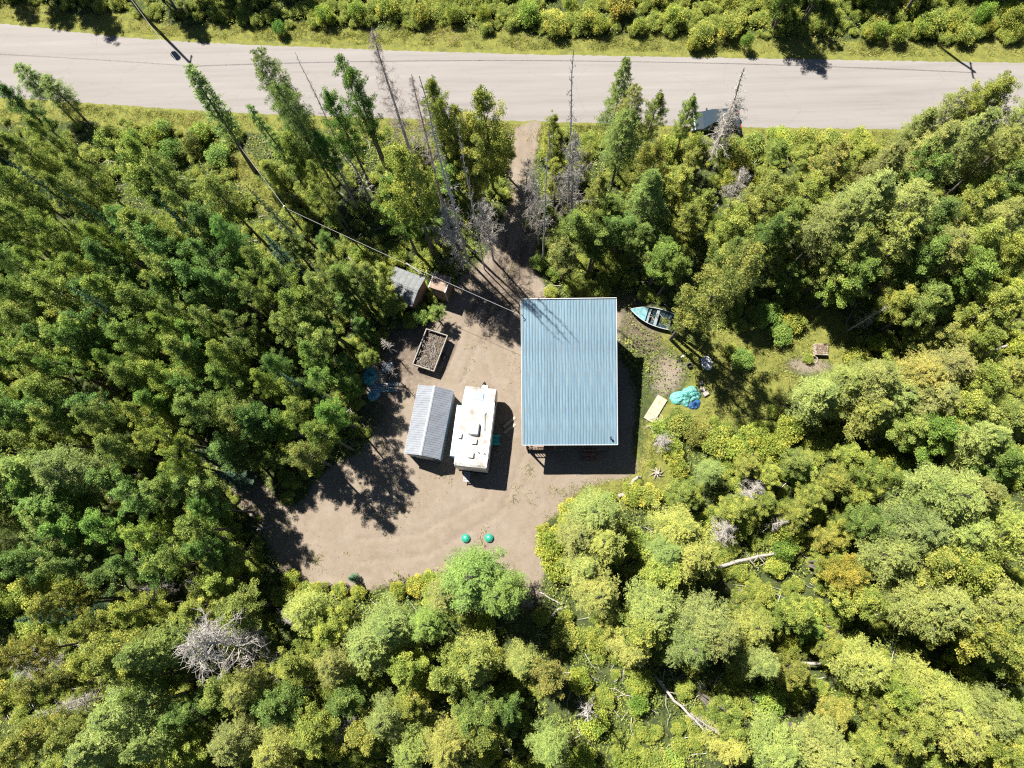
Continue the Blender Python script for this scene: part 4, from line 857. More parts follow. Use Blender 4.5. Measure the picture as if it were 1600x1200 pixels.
TREES = """
P 30 228 10 24 y;P 60 205 9 20 o;P 180 262 11 34 y;P 216 245 11 26 y;P 232 280 10 26 o;P 125 262 10 24 o;P 105 300 10 24 o;P 290 290 11 30 o;P 340 296 10 28 y;P 318 335 10 30 d;P 240 350 11 30 y;P 262 378 11 34 o;P 290 390 11 34 d
P 228 398 10 26 y;P 65 352 11 26 y;P 108 365 10 24 y;P 150 362 10 22 y;P 30 320 11 28 o;P 10 350 10 22 o;P 70 392 9 24 y;P 165 410 10 28 d;P 120 410 10 24 o;P 67 452 10 30 y;P 30 440 9 22 o;P 162 448 10 28 y;P 205 468 10 28 o;P 189 520 10 28 g;P 120 490 10 30 d
P 297 486 10 24 o;P 267 512 10 22 y;P 282 556 10 28 o;P 300 530 9 24 g;P 375 432 10 22 s;P 432 452 10 32 y;P 470 476 9 30 s;P 449 525 9 32 o;P 381 514 9 22 s;P 341 556 10 24 y;P 354 598 9 24 g;P 358 634 9 26 o;P 415 598 9 22 y;P 486 566 9 26 g
P 445 625 9 24 y;P 510 636 9 24 g;P 503 676 9 24 o;P 470 640 8 20 o;P 294 624 10 28 s;P 243 586 10 26 y;P 186 585 10 26 o;P 61 566 10 32 y;P 50 605 10 28 o;P 24 548 10 24 y;P 100 610 9 30 d;P 37 668 10 30 y;P 128 652 10 24 s;P 165 700 10 26 s;P 216 662 10 24 y
P 250 712 10 22 y;P 385 698 6.5 26 s;P 459 704 9 28 o;P 175 565 10 20 o;P 235 620 9 24 g;P 310 580 9 24 d;P 400 650 9 24 d;P 90 520 9 26 d;P 20 500 9 24 o;P 420 560 9 22 d;P 330 470 9 24 d;P 250 440 9 26 d;P 330 420 10 26 d
P 60 815 9 26 o;P 126 828 9 28 g;P 90 860 9 26 s;P 210 832 9 24 y;P 276 822 9 28 y;P 264 782 9 28 b;P 250 745 9 24 s;P 150 875 8 28 d;P 40 880 9 26 d;P 220 880 8 24 d;P 310 860 8 22 d;P 30 760 9 24 g;P 160 770 9 28 d;P 320 790 8 20 g
P 342 874 6 24 y;P 352 908 5 24 y;P 111 945 8 24 y;P 138 978 8 24 y;P 216 950 8 26 y;P 304 946 7 28 y;P 368 955 7 30 o;P 340 930 6 24 y;P 162 1032 9 28 y;P 34 1022 8 24 y;P 57 1145 8 28 o;P 110 1145 8 26 o;P 20 1180 8 24 y;P 462 1038 7 26 y;P 526 1045 7 24 s
P 381 1082 7 24 y;P 304 1100 7 24 d;P 371 1162 7 26 s;P 287 1165 7 26 y;P 483 958 6 26 y;P 520 990 6 26 y;P 489 1137 7 28 y;P 440 1100 7 28 d;P 430 1175 7 26 y;P 340 1095 7 26 o;P 250 1085 8 24 g;P 80 1080 8 24 o;P 540 1090 7 26 d;P 570 1170 7 28 y
L 60 728 10 38 y;L 110 742 10 34 s;L 28 745 10 30 s;L 80 790 9 30 g;P 189 1015 10 38 y;L 232 1012 10 36 g;L 200 1120 9 40 b;L 150 1165 9 40 s;L 235 1165 9 30 b;L 600 975 7 36 b;L 584 1010 7 34 s;L 675 978 6 26 g
L 744 900 8 44 g;L 785 925 8 34 g;L 700 925 6 30 s;L 734 1035 7 36 y;P 644 1052 7 30 y;P 712 1080 7 34 y;P 753 1095 7 28 g;L 815 1035 6 24 s;P 847 1072 6 26 o;L 856 1178 8 28 b;L 600 1125 7 26 s;P 640 1090 6 26 y;P 700 1163 7 28 y;P 759 1150 7 26 o;P 800 1120 6 24 d;P 640 1165 6 26 y
L 930 802 6 34 s;L 908 840 6 30 s;L 940 850 6 32 y;L 915 890 6 30 s;L 935 925 7 30 y;L 1057 832 7 36 y;L 1085 862 7 32 y;L 1040 860 6 24 b;P 1067 770 5 26 o;L 1110 735 5 22 b;P 1040 912 6 30 y;P 1020 955 7 34 s;L 1100 972 8 36 s;L 1120 1000 8 30 s;L 1075 1000 8 30 b;P 1005 985 7 32 y;P 985 1010 6 26 y;P 960 970 5 26 y
P 1175 925 5 26 y;P 1205 960 5 26 y;P 1150 950 5 24 o;P 1249 962 6 26 o;P 1180 985 6 24 y;P 1347 935 6 30 y;P 1323 900 6 26 c;P 1290 880 5 24 y;P 1360 900 5 26 s;L 1195 1033 7 26 b;P 1235 1052 6 22 o;P 1347 1036 6 28 y;P 1300 1010 5 24 y;P 1269 985 5 22 g
L 1431 820 8 40 b;L 1475 760 9 44 s;L 1441 770 8 34 b;L 1532 768 8 38 s;L 1499 835 8 38 y;P 1397 868 7 30 s;P 1460 880 8 36 y;P 1520 890 8 40 y;L 1540 930 8 38 y;P 1475 950 8 36 s;P 1532 980 8 38 y;P 1440 945 7 30 s;P 1573 830 8 30 y;P 1580 1010 7 30 o
P 1448 1085 6 34 y;P 1482 1105 6 30 y;P 1410 1070 6 28 y;P 1380 1110 5 26 y;P 1296 1110 5 26 y;P 1141 1158 6 28 y;L 1212 1168 7 34 s;L 1289 1170 7 34 s;P 1364 1171 5 28 y;P 1509 1148 6 30 y;P 1555 1120 6 28 s;P 1580 1170 6 30 y;P 1120 1110 6 22 o;P 1455 1165 6 28 y
B 1100 442 12.5 56 o;P 1205 415 5.9 32 o;P 1240 435 5.5 30 g;P 1285 430 5.5 30 s;P 1340 425 8 34 g;P 1165 390 8 32 o;P 1130 360 8 34 y;P 1145 400 8 28 d;P 1035 395 7 30 g;L 1370 305 10 46 s;L 1405 325 10 44 s;L 1330 335 10 40 s;L 1296 350 9 34 s;P 1385 370 9 34 y;P 1330 390 9 34 s
L 1515 222 9 38 s;L 1460 235 9 36 s;P 1560 235 8 30 y;P 1515 324 9 32 o;P 1566 335 8 30 s;P 1532 372 8 34 y;P 1480 385 8 34 y;P 1430 400 8 30 d;P 1455 465 8 28 s;P 1500 430 8 34 g;P 1570 400 8 28 y;P 1560 480 8 34 y;P 1485 515 6 28 s;P 1441 535 5 24 o;P 1410 470 6 26 y;P 1540 530 7 32 y
P 1460 340 8 30 d;P 1580 280 8 28 d;P 1420 260 8 30 g;P 1303 255 7 30 o;P 1260 300 7 30 y;P 1225 280 7 28 o;P 1190 320 7 32 o;P 1240 350 8 30 g;P 1195 360 8 26 d;L 1380 255 8 34 s;P 1340 230 6 26 y;P 1260 245 5 24 y;P 1215 235 5 22 g
L 1285 612 6 36 s;L 1320 600 6 30 o;L 1364 590 7 34 s;L 1431 590 7 36 y;L 1482 572 7 34 s;P 1532 590 7 34 y;P 1397 620 6 30 s;L 1448 625 7 34 s;P 1500 640 7 34 y;P 1560 650 7 34 s;L 1532 690 8 38 b;P 1470 680 7 34 g;P 1420 670 6 30 s;P 1365 640 6 30 y;P 1570 575 7 30 y;P 1580 720 8 30 g;P 1380 720 6 24 o
P 1330 703 5 28 y;P 1310 748 5 28 y;P 1280 770 5 26 o;P 1350 770 5 26 y;P 1250 720 5 26 s;P 1217 737 4 24 y;P 1180 735 4 24 y;P 1150 780 5 26 y;P 1200 790 5 24 y;P 1240 800 5 24 y;P 1330 820 5 26 y;P 1380 800 6 26 d;P 1300 830 5 24 y
L 440 140 10 32 s;L 462 185 10 30 s;N 285 116 13 28 s;N 395 163 12 18 g;P 550 140 10 30 g;P 535 195 9 28 g;P 455 222 7 28 y;P 430 258 7 24 y;P 482 262 6 24 y;P 510 225 7 22 d;P 500 285 7 22 y;P 675 165 9 28 o;P 690 190 9 26 y;P 638 285 11 42 y;P 620 320 8 34 g;P 655 250 6.9 28 y;P 729 228 8 30 o;B 758 195 9 44 y
B 732 240 8 42 y;P 787 222 6.5 24 y;P 862 205 6.5 20 y;P 690 250 6.9 32 g;P 660 345 6.5 28 g;L 965 150 10 30 g;L 985 180 10 28 s;L 970 215 9 34 g;P 1019 170 8 22 o;P 1078 178 7 20 g;B 1012 262 9 38 y;L 1020 300 9 40 g;P 952 322 6 28 g;P 905 350 7 30 g;P 884 395 6 28 s;P 928 384 6 30 g;P 1050 414 7 24 g;P 975 345 6 28 d;P 1000 365 6 26 d;P 935 300 7 24 o
P 1060 285 6 30 y;P 1100 325 7 28 y;P 1075 345 7 26 y;P 1085 245 5 22 y;P 870 225 6 18 o;P 870 265 6 20 y;P 905 250 6 20 o;L 48 125 6.5 20 s;L 88 145 6.5 20 s;P 30 160 8 20 d
P 455 380 6 22 s;P 510 380 5 18 g;P 530 420 7 24 g;P 545 445 7 24 o;P 592 440 6 22 y;P 575 455 5 22 g;P 500 420 7 22 o;P 540 470 6 24 d;P 606 470 4 26 y;P 680 488 3 16 g;P 576 548 5 17 y;P 560 510 5 20 d;P 505 500 7 22 d;P 520 560 6 22 d;P 535 600 6 22 g;P 480 610 7 22 d;P 430 660 7 22 g;P 425 712 5 20 o;P 340 700 7 24 d
P 276 16 8 26 d;P 300 -6 8 24 d;P 340 -8 9 24 g;P 245 -8 9 24 d;P 390 -10 8 24 g;P 430 -12 8 24 o;B 1206 50 11 40 g;P 1180 -5 10 30 d;P 1250 42 6.5 16 g;P 1235 -10 9 28 d;P 1290 -8 9 26 g;P 1330 -12 8 24 d;P 60 -12 8 26 d;P 110 -10 8 24 d;P 12 -14 8 26 d;P 1520 -12 8 24 d;P 1570 -8 9 26 d
P 1555 150 8 30 o;P 1535 165 8 24 y;P 1480 175 7 22 s;P 1440 195 6 24 s;P 1595 190 7 22 y
S 0 238 15 30 g;S 95 280 14 22 g;S 223 308 14 24 g;S 112 448 14 24 g;S 408 366 10 28 g;S 398 284 11 16 s;S 440 590 11 24 g;S 10 970 11 28 g;S 328 740 7 22 s;S 545 905 2.2 9 g;S 290 700 8 20 b
D 912 86 22 30 w;D 852 205 19 26 w;D 458 84 14 14 w;D 1172 108 10.5 38 w;K 1138 188 8 42 w;D 660 112 24 34 w;D 710 172 22 18 w;D 676 190 22 16 w;K 705 350 11 46 w;K 760 335 11 40 w;K 903 250 15 46 w;K 842 300 12 34 w;D 520 255 8 26 w;D 545 240 8 30 w;D 596 530 4 14 w;D 595 560 6 10 w;F 584 74 25 46 w;F 640 140 20 30 w
K 335 1025 13 74 w;K 306 905 6 24 w;K 1180 765 4 28 w;K 1135 832 4 28 w;D 925 1130 7 24 w;D 1120 1160 8 14 w;K 42 1042 6 34 w;K 531 1146 5 24 w;K 1040 685 3 20 w;K 1160 285 6 30 w;K 820 260 6 24 w;K 880 290 7 28 w;D 45 1120 6 18 w;K 110 1105 5 24 w;D 1390 470 7 16 w;K 1442 935 6 26 w;D 1235 815 6 16 w;K 450 960 5 24 w;K 235 925 5 26 w
H 345 808 2 20 y;H 360 830 2 16 y;H 456 905 1.5 14 y;H 478 925 1.3 16 y;H 500 918 1.3 12 y;H 530 922 1.2 12 y;H 560 925 1.2 12 y;H 650 915 1.3 16 y;H 672 905 1.3 14 y;H 442 930 1.5 18 o;H 865 850 2.5 26 y;H 870 885 2 24 y;H 850 830 1.2 12 y;H 893 800 2 20 y;H 990 770 1.2 18 y;H 1015 775 1.2 18 y
H 945 790 1.8 22 o;H 1035 670 1.5 18 g;H 1060 660 1.8 22 s;H 1090 675 1.8 20 s;H 1050 700 1.5 18 y;H 1060 730 1.8 18 y;H 1120 690 2 24 o;H 1150 700 2 22 y;H 1180 680 2 22 y;H 1208 697 2.5 24 y;H 1235 670 2.5 24 y;H 1160 560 1.2 18 d;H 1220 520 1.5 20 d;H 1240 500 1.5 20 y;H 1200 490 2 22 d;H 1340 560 2 20 y
H 1070 30 2 26 y;H 1100 45 2 24 y;H 1085 60 1.6 20 y;H 1130 55 2 22 y;H 1170 55 2 20 g;H 1385 55 2 24 g;H 1420 45 2 22 y;H 1360 60 1.6 18 y;H 1000 55 1.5 22 y;H 950 45 1.8 24 y;H 900 35 1.8 24 y;H 860 30 2 24 y;H 810 30 2 26 g;H 760 25 2 24 y;H 720 20 2 24 o;H 650 25 2 24 y;H 600 20 2 22 y;H 550 18 2 22 y;H 500 30 2 22 y
H 1460 30 2 24 o;H 1500 50 1.6 22 o;H 1550 50 1.8 22 y;H 1590 60 1.6 20 y;H 450 40 1.6 20 d;H 205 215 2 20 y;H 235 210 2 18 y;H 265 232 2 20 d;H 300 222 2 18 x;H 340 243 1.8 22 b;H 250 200 1.6 18 s;H 310 205 1.6 18 y;H 1220 215 1.5 22 y;H 1260 215 1.5 22 y;H 1300 218 1.5 22 o;H 1180 222 1.8 20 s;H 1345 215 1.5 20 y;H 1140 230 2 20 s;H 1050 225 2 20 y
H 520 345 1.5 16 o;H 560 395 1.5 16 y;H 600 420 1.5 14 y;H 570 420 1.5 16 c;H 700 340 2 18 d;H 830 345 1.5 14 o;H 850 330 1.5 16 g;H 840 410 1.3 14 d;H 868 425 1.3 14 g;H 860 455 .8 12 y;H 655 497 1.5 16 d;H 640 500 1.3 14 o
"""
open_fast = lambda x, y: bool(gsample(yard, x, y) > .35) or bool(gsample(lawn, x, y) > .55) or bool(gsample(onroad.astype(float), x, y) > .5)
spots = []; cnt = {}; nconv = 0
for ent in TREES.replace('\n', ';').split(';'):
    if not ent.strip(): continue
    k, px, py, h, r, t = ent.split(); px, py, h, r = float(px), float(py), float(h), float(r)
    north_tree = py < 60 and k in 'PBL' and h > 6
    if k in 'PBL' and h >= 6 and not north_tree:
        h *= 1.0 if h < 7 and px < 800 and py < 700 else 1.5 if 430 < px < 790 and py < 420 else (1.15 if px > 400 else 1.2) if px < 600 and py < 900 else 1.28
        r *= (1.16 if px > 400 else 1.34) if px < 600 and py < 900 else 1.22 if py > 700 or px > 1100 else 1.08
        if k == 'P' and px < 600 and 200 < py < 900 and r > 16*1.28: k = 'Q'
    if k == 'H' and py < 70: px += R.uniform(-18, 18); py += R.uniform(-16, 8); r *= R.uniform(.45, .95)
    if k == 'P' and t in 'sy' and (px > 1100 or py > 920) and h > 6 and (int(px)+int(py)) % 2 and nconv < 75: k = 'L'; nconv += 1; r *= 1.1
    fz = 1.0 if k in 'SDN' else (.96 if k == 'F' else .84 if k == 'Q' else .75 if k in 'PBKN' else .72 if k == 'L' else .6)
    if north_tree: fz = 0
    p = G(px, py, h*fz); dep = 55-h*fz; rm2 = r/(FOC/dep*.97)
    x, y = p.x, p.y
    while k != 'H' and py > 92 and gsample(south, x, y) < .8: y -= .3
    spots.append([k, x, y, h, rm2, t, px, py])
# fill between: undergrowth bushes and small trees wherever the woods leave gaps
pts = [(s[1], s[2], s[4]) for s in spots]; nL = sum(s[0] in 'LN' for s in spots); nH = sum(s[0] == 'H' for s in spots); nP = sum(s[0] in 'PQB' for s in spots)
rr = random.Random(5)
for _ in range(9000):
    x, y = rr.uniform(-46, 44), rr.uniform(-15.5, 50); a_, b_ = PX(x, y, 1.0); a_, b_ = float(a_), float(b_)
    if not (-10 < a_ < 1610 and -10 < b_ < 1210): continue
    if gsample(yard, x, y) > .05 or gsample(lawn, x, y) > .2 or gsample(patch, x, y) > .2 or gsample(path, x, y) > .2: continue
    if -1.0 < 0 or True:
        nn, ss = float(gsample(north, x, y)), float(gsample(south, x, y))
        if nn < 2.5 and ss < 2.2: continue
    if 590 < a_ < 720 and 405 < b_ < 760 or 690 < a_ < 860 and 380 < b_ < 780 or 800 < a_ < 1010 and 460 < b_ < 760: continue
    if a_ < 600 and b_ < 365 or 955 < a_ < 1110 and 440 < b_ < 700: continue
    left = a_ < 560 and b_ < 900
    if nH < 262 and not left and rr.random() < .8:
        if min((x-q[0])**2+(y-q[1])**2-(q[2]*.5)**2 for q in pts) < .9: continue
        h = rr.uniform(1.2, 2.6); r = rr.uniform(.7, 1.25); spots.append(['H', x, y, h, r, rr.choice('yyyoosgy'), a_, b_]); pts.append((x, y, r)); nH += 1
    elif left and nL < 240:
        if min((x-q[0])**2+(y-q[1])**2 for q in pts) < 2.35**2: continue
        h = rr.uniform(8, 11); r = rr.uniform(1.1, 1.5); h *= 1.15; kk_ = 'Q' if nP < 297 and rr.random() < .6 else 'L'; spots.append([kk_, x, y, h, r*(1.15 if kk_ == 'Q' else 1), rr.choice('dodgyo'), a_, b_]); pts.append((x, y, r)); nP += kk_ == 'Q'; nL += kk_ == 'L'
print('TREES', len(spots), 'leafy', nP, 'bush', nH, {k: sum(s[0] == k for s in spots) for k in PROTO})

# labels: where it stands and which one it is there
ORD = ['first', 'second', 'third', 'fourth', 'fifth', 'sixth', 'seventh', 'eighth', 'ninth', 'tenth', 'eleventh', 'twelfth', 'thirteenth', 'fourteenth', 'fifteenth', 'sixteenth', 'seventeenth', 'eighteenth', 'nineteenth', 'twentieth', 'twenty-first', 'twenty-second', 'twenty-third', 'twenty-fourth', 'twenty-fifth', 'twenty-sixth', 'twenty-seventh', 'twenty-eighth', 'twenty-ninth', 'thirtieth']
def zone(px, py):
    if py < 92: return 'north of the road', 'L'
    if px < 600 or (px < 800 and py < 430):
        bands = ((235, 'south of the road at left'), (330, 'left, just above the service pole'), (410, 'left, above the shingled shed'), (480, 'left, level with the shingled shed'), (560, 'left, level with the box trailer'), (640, 'left, level with camper\'s top half'), (740, 'left, level with camper\'s lower half'), (810, 'left, above the green lids\' level'), (880, 'left, level with the green lids'), (950, 'left, level with the yard\'s lower edge'), (1040, 'lower left, around the big bare tree'), (1120, 'lower left, below the big bare tree'), (9999, 'along the bottom left edge'))
        for y_, s_ in bands:
            if py < y_: return s_, 'L'
    if px < 1000 and py > 700:
        for y_, s_ in ((960, 'just below the sand yard'), (1080, 'mid-bottom, below the yard'), (9999, 'along the bottom edge centre')):
            if py < y_: return s_, 'L'
    for y_, s_ in ((235, 'right, beside the road'), (300, 'right, second row from road'), (370, 'right, third row from road'), (460, 'right, above the boat\'s level'), (600, 'right, level with the pallets'), (680, 'right, level with the turquoise tarp'), (760, 'right, level with the cabin\'s porch'), (840, 'right, level with the green lids'), (920, 'right, below the green lids\' level'), (1000, 'lower right, above the bottom rows'), (1090, 'lower right, second row from bottom'), (9999, 'along the bottom right edge')):
        if py < y_: return s_, 'R'
hand = {('K', 335, 1025): 'largest spreading grey bare tree, alone among green crowns at lower left', ('B', 1100, 442): 'big round olive tree overhanging the stern of the aluminium boat',
        ('N', 285, 116): 'tall narrow green larch leaning over the road, upper left', ('F', 584, 74): 'tall brown twiggy dead tree whose tip reaches across the road', ('D', 912, 86): 'tallest bare dead tree, its thin tip crossing the road',
        ('D', 1172, 108): 'grey bare tree standing in front of the parked car', ('S', 0, 238): 'tall blue-green spruce leaning out at the left edge', ('L', 744, 900): 'feathery green larch directly below the left green septic lid',
        ('K', 705, 350): 'grey bare tree over the driveway, the left one of the twins', ('K', 760, 335): 'grey bare tree over the driveway, the right one of the twins', ('S', 545, 905): 'tiny green spruce sapling at the lower edge of the sand yard',
        ('P', 680, 488): 'small bright green tree in front of the outhouse', ('P', 606, 470): 'low yellow-green tree half covering the shingled shed roof', ('P', 576, 548): 'small yellow-green tree above the junk pile beside the box trailer',
        ('B', 758, 195): 'bright yellow-green spreading tree left of the driveway entrance', ('P', 1019, 170): 'small olive tree with narrow crown standing alone against the road', ('P', 1078, 178): 'small green tree directly left of the parked car',
        ('D', 925, 1130): 'grey dead tree with drooping twigs below the yard at bottom centre', ('L', 1475, 760): 'largest pale green larch near the right edge'}
zs = {}
for s in spots: s.append(zone(s[6], s[7])); zs.setdefault((s[8][0], NAME[s[0]]), []).append(s)
lab = {}
for key, ls in zs.items():
    ls.sort(key=lambda s: s[6])
    for i, s in enumerate(ls):
        size = ('low' if s[3] < 1.5 else 'tall' if s[3] > 1.9 else 'small') if s[0] == 'H' else ('tall' if s[3] >= 9 else 'young' if s[3] < 5.5 else 'mid-height')
        noun = {'leafy_tree': 'leafy tree', 'larch_tree': 'larch', 'spruce_tree': 'spruce', 'dead_tree': 'dead tree', 'bush': 'bush'}[NAME[s[0]]]
        side = key[0]; lab[id(s)] = f"{size} {COLW[s[5]]} {noun} {side}, {ORD[min(i, 29)] if i < 30 else str(i+1)+'th'} {noun.split()[-1]} from left"
        w_ = lab[id(s)].split()
        if len(w_) > 16: lab[id(s)] = ' '.join(w_[1:])
        for hk, hv in hand.items():
            if hk[0] == s[0] and abs(hk[1]-s[6]) < .6 and abs(hk[2]-s[7]) < .6: lab[id(s)] = hv
GRP = dict(leafy_tree='leafy trees of the woods', larch_tree='larches of the woods', spruce_tree='spruces of the woods', dead_tree='bare dead trees', bush='bushes along the clearing and verges')
seen = {}
for s in spots:
    k, x, y, h, r, t, px, py, _ = s; pr = PROTO[k]; i_ = seen.get(k, 0); seen[k] = i_+1; pq = pr[(i_*7+int(px)) % len(pr)]
    gz = float(ground_h(x, y)); root = thing(NAME[k], lab[id(s)], 'bush' if k == 'H' else 'tree', (x, y, gz-.03), R.uniform(0, 6.28), GRP[NAME[k]])
    root.scale = (r/pq['r'], r/pq['r'], h/pq['h'])
    root.rotation_euler[0] = R.normal(0, .025); root.rotation_euler[1] = R.normal(0, .025)
    a = link('stems' if k == 'H' else 'trunk', pq['trunk'], root); c_ = link(CRN.get(k, 'crown'), pq['crown'], root)
    tn = np.array(TINT[t])*(np.array([.80, .93, .9]) if px < 580 and py < 900 else .95)*R.uniform(.88, 1.12)*(1+R.normal(0, .04, 3)); c_.color = (*tn, 1)  # left woods: less red leaves, plus shade darkened into the tint

# ------------------------------------------------------------------ stumps and fallen logs
def log(label, pts_px, r0, r1, m_='log', zt=(0, 0), stubs=4, name='fallen_log', seed=0):
    rg = np.random.default_rng(seed); n_ = len(pts_px); P = []
    for i, (a_, b_) in enumerate(pts_px):
        z = zt[0]+(zt[1]-zt[0])*i/(n_-1); p = G(a_, b_, z+.1); P.append([p.x, p.y, z+float(ground_h(p.x, p.y))+r0*.8])
    P = np.array(P); t_ = np.linspace(0, 1, len(P)); tt = np.linspace(0, 1, 9); PP = np.stack([np.interp(tt, t_, P[:, k]) for k in range(3)], 1)+rg.normal(0, .03, (9, 3)); c0 = PP[0].copy()
    root = thing(name, label, 'log', tuple(c0)); mb_ = MB(); mb_.tube(PP-c0, np.linspace(r0, r1, 9), 8); mb_.obj('trunk', M[m_], root, smooth=True)
    for k in range(stubs):
        i = rg.integers(2, 8); d = unit(rg.normal(size=3)*[1, 1, .6])+np.array([0, 0, .3]); mb_ = MB(); mb_.tube([PP[i]-c0, PP[i]-c0+d*rg.uniform(.3, .9)], [r1*.6+.008, .006], 5); mb_.obj('branch', M[m_], root)
log('pale curved log lying on grass just below the cabin shadow', [(966, 776), (978, 772), (985, 760), (990, 750), (1003, 744)], .16, .12, seed=1, stubs=2)
log('long grey fallen trunk lying across the brush, right of the sand yard', [(1107, 893), (1150, 878), (1190, 868), (1232, 861)], .16, .08, zt=(.3, 1.0), seed=2, stubs=6)
log('long thin leaning trunk rising from the shade above the pallets', [(1350, 510), (1400, 477), (1465, 430)], .12, .06, zt=(.2, 4.5), seed=3, stubs=5)
log('grey leaning trunk low in the trees right of the pallets', [(1432, 553), (1478, 524)], .12, .08, zt=(.2, 2.5), seed=4)
log('dark rotten trunk lying in shade at the lower end of the yard', [(828, 915), (838, 945), (850, 968)], .2, .12, 'darklog', seed=5, stubs=5)
log('pale forked log right below the dark rotten trunk', [(842, 980), (858, 966), (878, 948)], .13, .08, zt=(0, .5), seed=6)
log('thin pale log crossing between the yard corner and the larches', [(838, 922), (860, 935), (884, 945)], .07, .05, zt=(0, .4), seed=7, stubs=2)
log('bleached fallen trunk among bushes in the lower right', [(1250, 1036), (1290, 1036), (1312, 1048), (1345, 1070), (1370, 1088)], .12, .07, zt=(1, 2), seed=8, stubs=9)
log('white dead trunk sloping through dark shade at bottom, right of centre', [(1022, 1055), (1050, 1090), (1080, 1120), (1110, 1150)], .12, .07, zt=(.5, 3), seed=9, stubs=8)
log('short grey fallen trunk near the right edge, beside dense crowns', [(1370, 846), (1420, 845)], .12, .08, zt=(.5, 1), seed=10)
log('pale thin trunk lying near the right edge, level with the pallets', [(1525, 560), (1578, 538)], .12, .08, zt=(1, 2.5), seed=11)
log('narrow broken trunk between yellow bushes right of the cabin', [(1380, 665), (1400, 655)], .1, .08, zt=(1, 1.5), seed=12, stubs=2)
log('small bleached log at the left path beside the sand yard', [(400, 828), (425, 822)], .09, .06, seed=13, stubs=3)
log('short stick-like log lying at left edge, below the larches', [(18, 790), (50, 795)], .08, .05, zt=(2, 2), seed=14)
# bleached root stump right of the log
p = G(1027, 739, .2); t = thing('tree_stump', 'bleached root stump with splayed roots right of the curved log', 'stump', (p.x, p.y, 0)); mb = MB(); mb.tube([(0, 0, 0), (.03, .02, .3)], [.2, .13], 9); mb.obj('stump_body', M['log'], t)
for k in range(8):
    a_ = k*.8; mb = MB(); mb.tube([(0, 0, .12), (.3*math.cos(a_), .3*math.sin(a_), .16), (.62*math.cos(a_+.3), .62*math.sin(a_+.3), .03)], [.07, .045, .015], 5); mb.obj('root', M['log'], t)
p = G(1010, 690, .3)
t = thing('brush_pile', 'heap of pale dry branches on the grass right of the cabin porch', 'brush pile', (G(1030, 668).x, G(1030, 668).y, 0)); 
for k in range(26):
    a_ = R.uniform(0, 6.28); ln = R.uniform(.4, 1.2); q0 = R.normal(0, .35, 2); mb = MB(); mb.tube([(q0[0], q0[1], .05+.012*k), (q0[0]+ln*.5*math.cos(a_), q0[1]+ln*.5*math.sin(a_), .12+.012*k), (q0[0]+ln*math.cos(a_+.3), q0[1]+ln*math.sin(a_+.3), .06)], [.022, .016, .006], 4); mb.obj('branch', M['deadwood'], t)

# ------------------------------------------------------------------ uncountable ground cover
def scatter(n_, wfun, seed):
    rg = np.random.default_rng(seed); x = rg.uniform(-54, 52, n_); y = rg.uniform(-20, 56, n_); keep = rg.random(n_) < wfun(x, y); return x[keep], y[keep], rg
blob = lambda x, y, p, r_: (x-p[0])**2+(y-p[1])**2 < r_**2
OBJ_ = [(G(1005, 490), 1.0), (G(1022, 497), 1.25), (G(1042, 502), 1.3), (G(1072, 620), 1.5), (G(1025, 638), 1.2), (G(1104, 567), .8), (G(1283, 546), .9)]
nbld = lambda x, y: ~np.any([blob(x, y, p_, r_) for p_, r_ in OBJ_], axis=0) & ~((x > -12) & (x < 6.6) & (y > 5.5) & (y < 18) & (gsample(yard, x, y) < .9)) & ~((x > cx0+.1) & (x < cx0+cw) & (y > cyS+.1) & (y < cyN))
def wf(x, y):
    d = gsample(forest, x, y)*(1-gsample(onroad.astype(float), x, y)); c_ = np.clip((fnoise(x, y, 2.4, 61)-.36)*4, .06, 1); L_ = np.where((x < -14) & (y > -2), .6, 1.0); return d*c_*L_*nbld(x, y)
x, y, rg = scatter(900000, wf, 3)
hh = np.clip((fnoise(x, y, 1.3, 71)-.3)*1.8, .05, .9); z = ground_h(x, y)+.03+rg.random(len(x))**.6*hh
V, F = leaves(np.stack([x, y, z], 1), .12, .5, .6, rng=rg); tone = np.clip(fnoise(x, y, 1.7, 81)*1.1-.05+rg.normal(0, .17, len(x)), 0, 1)
o = link('undergrowth', new_mesh('undergrowth', V, [F], M['weed'], tone)); tag(o, 'low leafy undergrowth covering the woodland floor', 'undergrowth', kind='stuff'); print('UNDER', len(x))
def wg(x, y): return gsample(grassw, x, y)*(1-gsample(onroad.astype(float), x, y))*np.clip((fnoise(x, y, 1.5, 91)-.25)*3, .15, 1)*nbld(x, y)
x, y, rg = scatter(2200000, wg, 4)
hh = np.clip((fnoise(x, y, 1.1, 95)-.3)*.8, .04, .4); C = np.stack([x, y, ground_h(x, y)], 1); n_ = len(x)
an = rg.uniform(0, 6.28, n_); ln = rg.normal(0, .5, (n_, 2)); w_ = .022
A = C+np.stack([np.cos(an)*w_, np.sin(an)*w_, 0*an], 1); B = C-np.stack([np.cos(an)*w_, np.sin(an)*w_, 0*an], 1); T = C+np.stack([ln[:, 0]*hh, ln[:, 1]*hh, hh*rg.uniform(.5, 1.1, n_)], 1)
V = np.stack([A, B, T], 1).reshape(-1, 3)
o = link('grass', new_mesh('grass', V, [np.arange(n_*3).reshape(-1, 3)], M['grass'], np.clip(fnoise(x, y, 1.9, 99)*1.1+rg.normal(0, .15, n_), 0, 1))); tag(o, 'rough grass on the road verges and around the yard', 'grass', kind='stuff'); print('GRASS', n_)
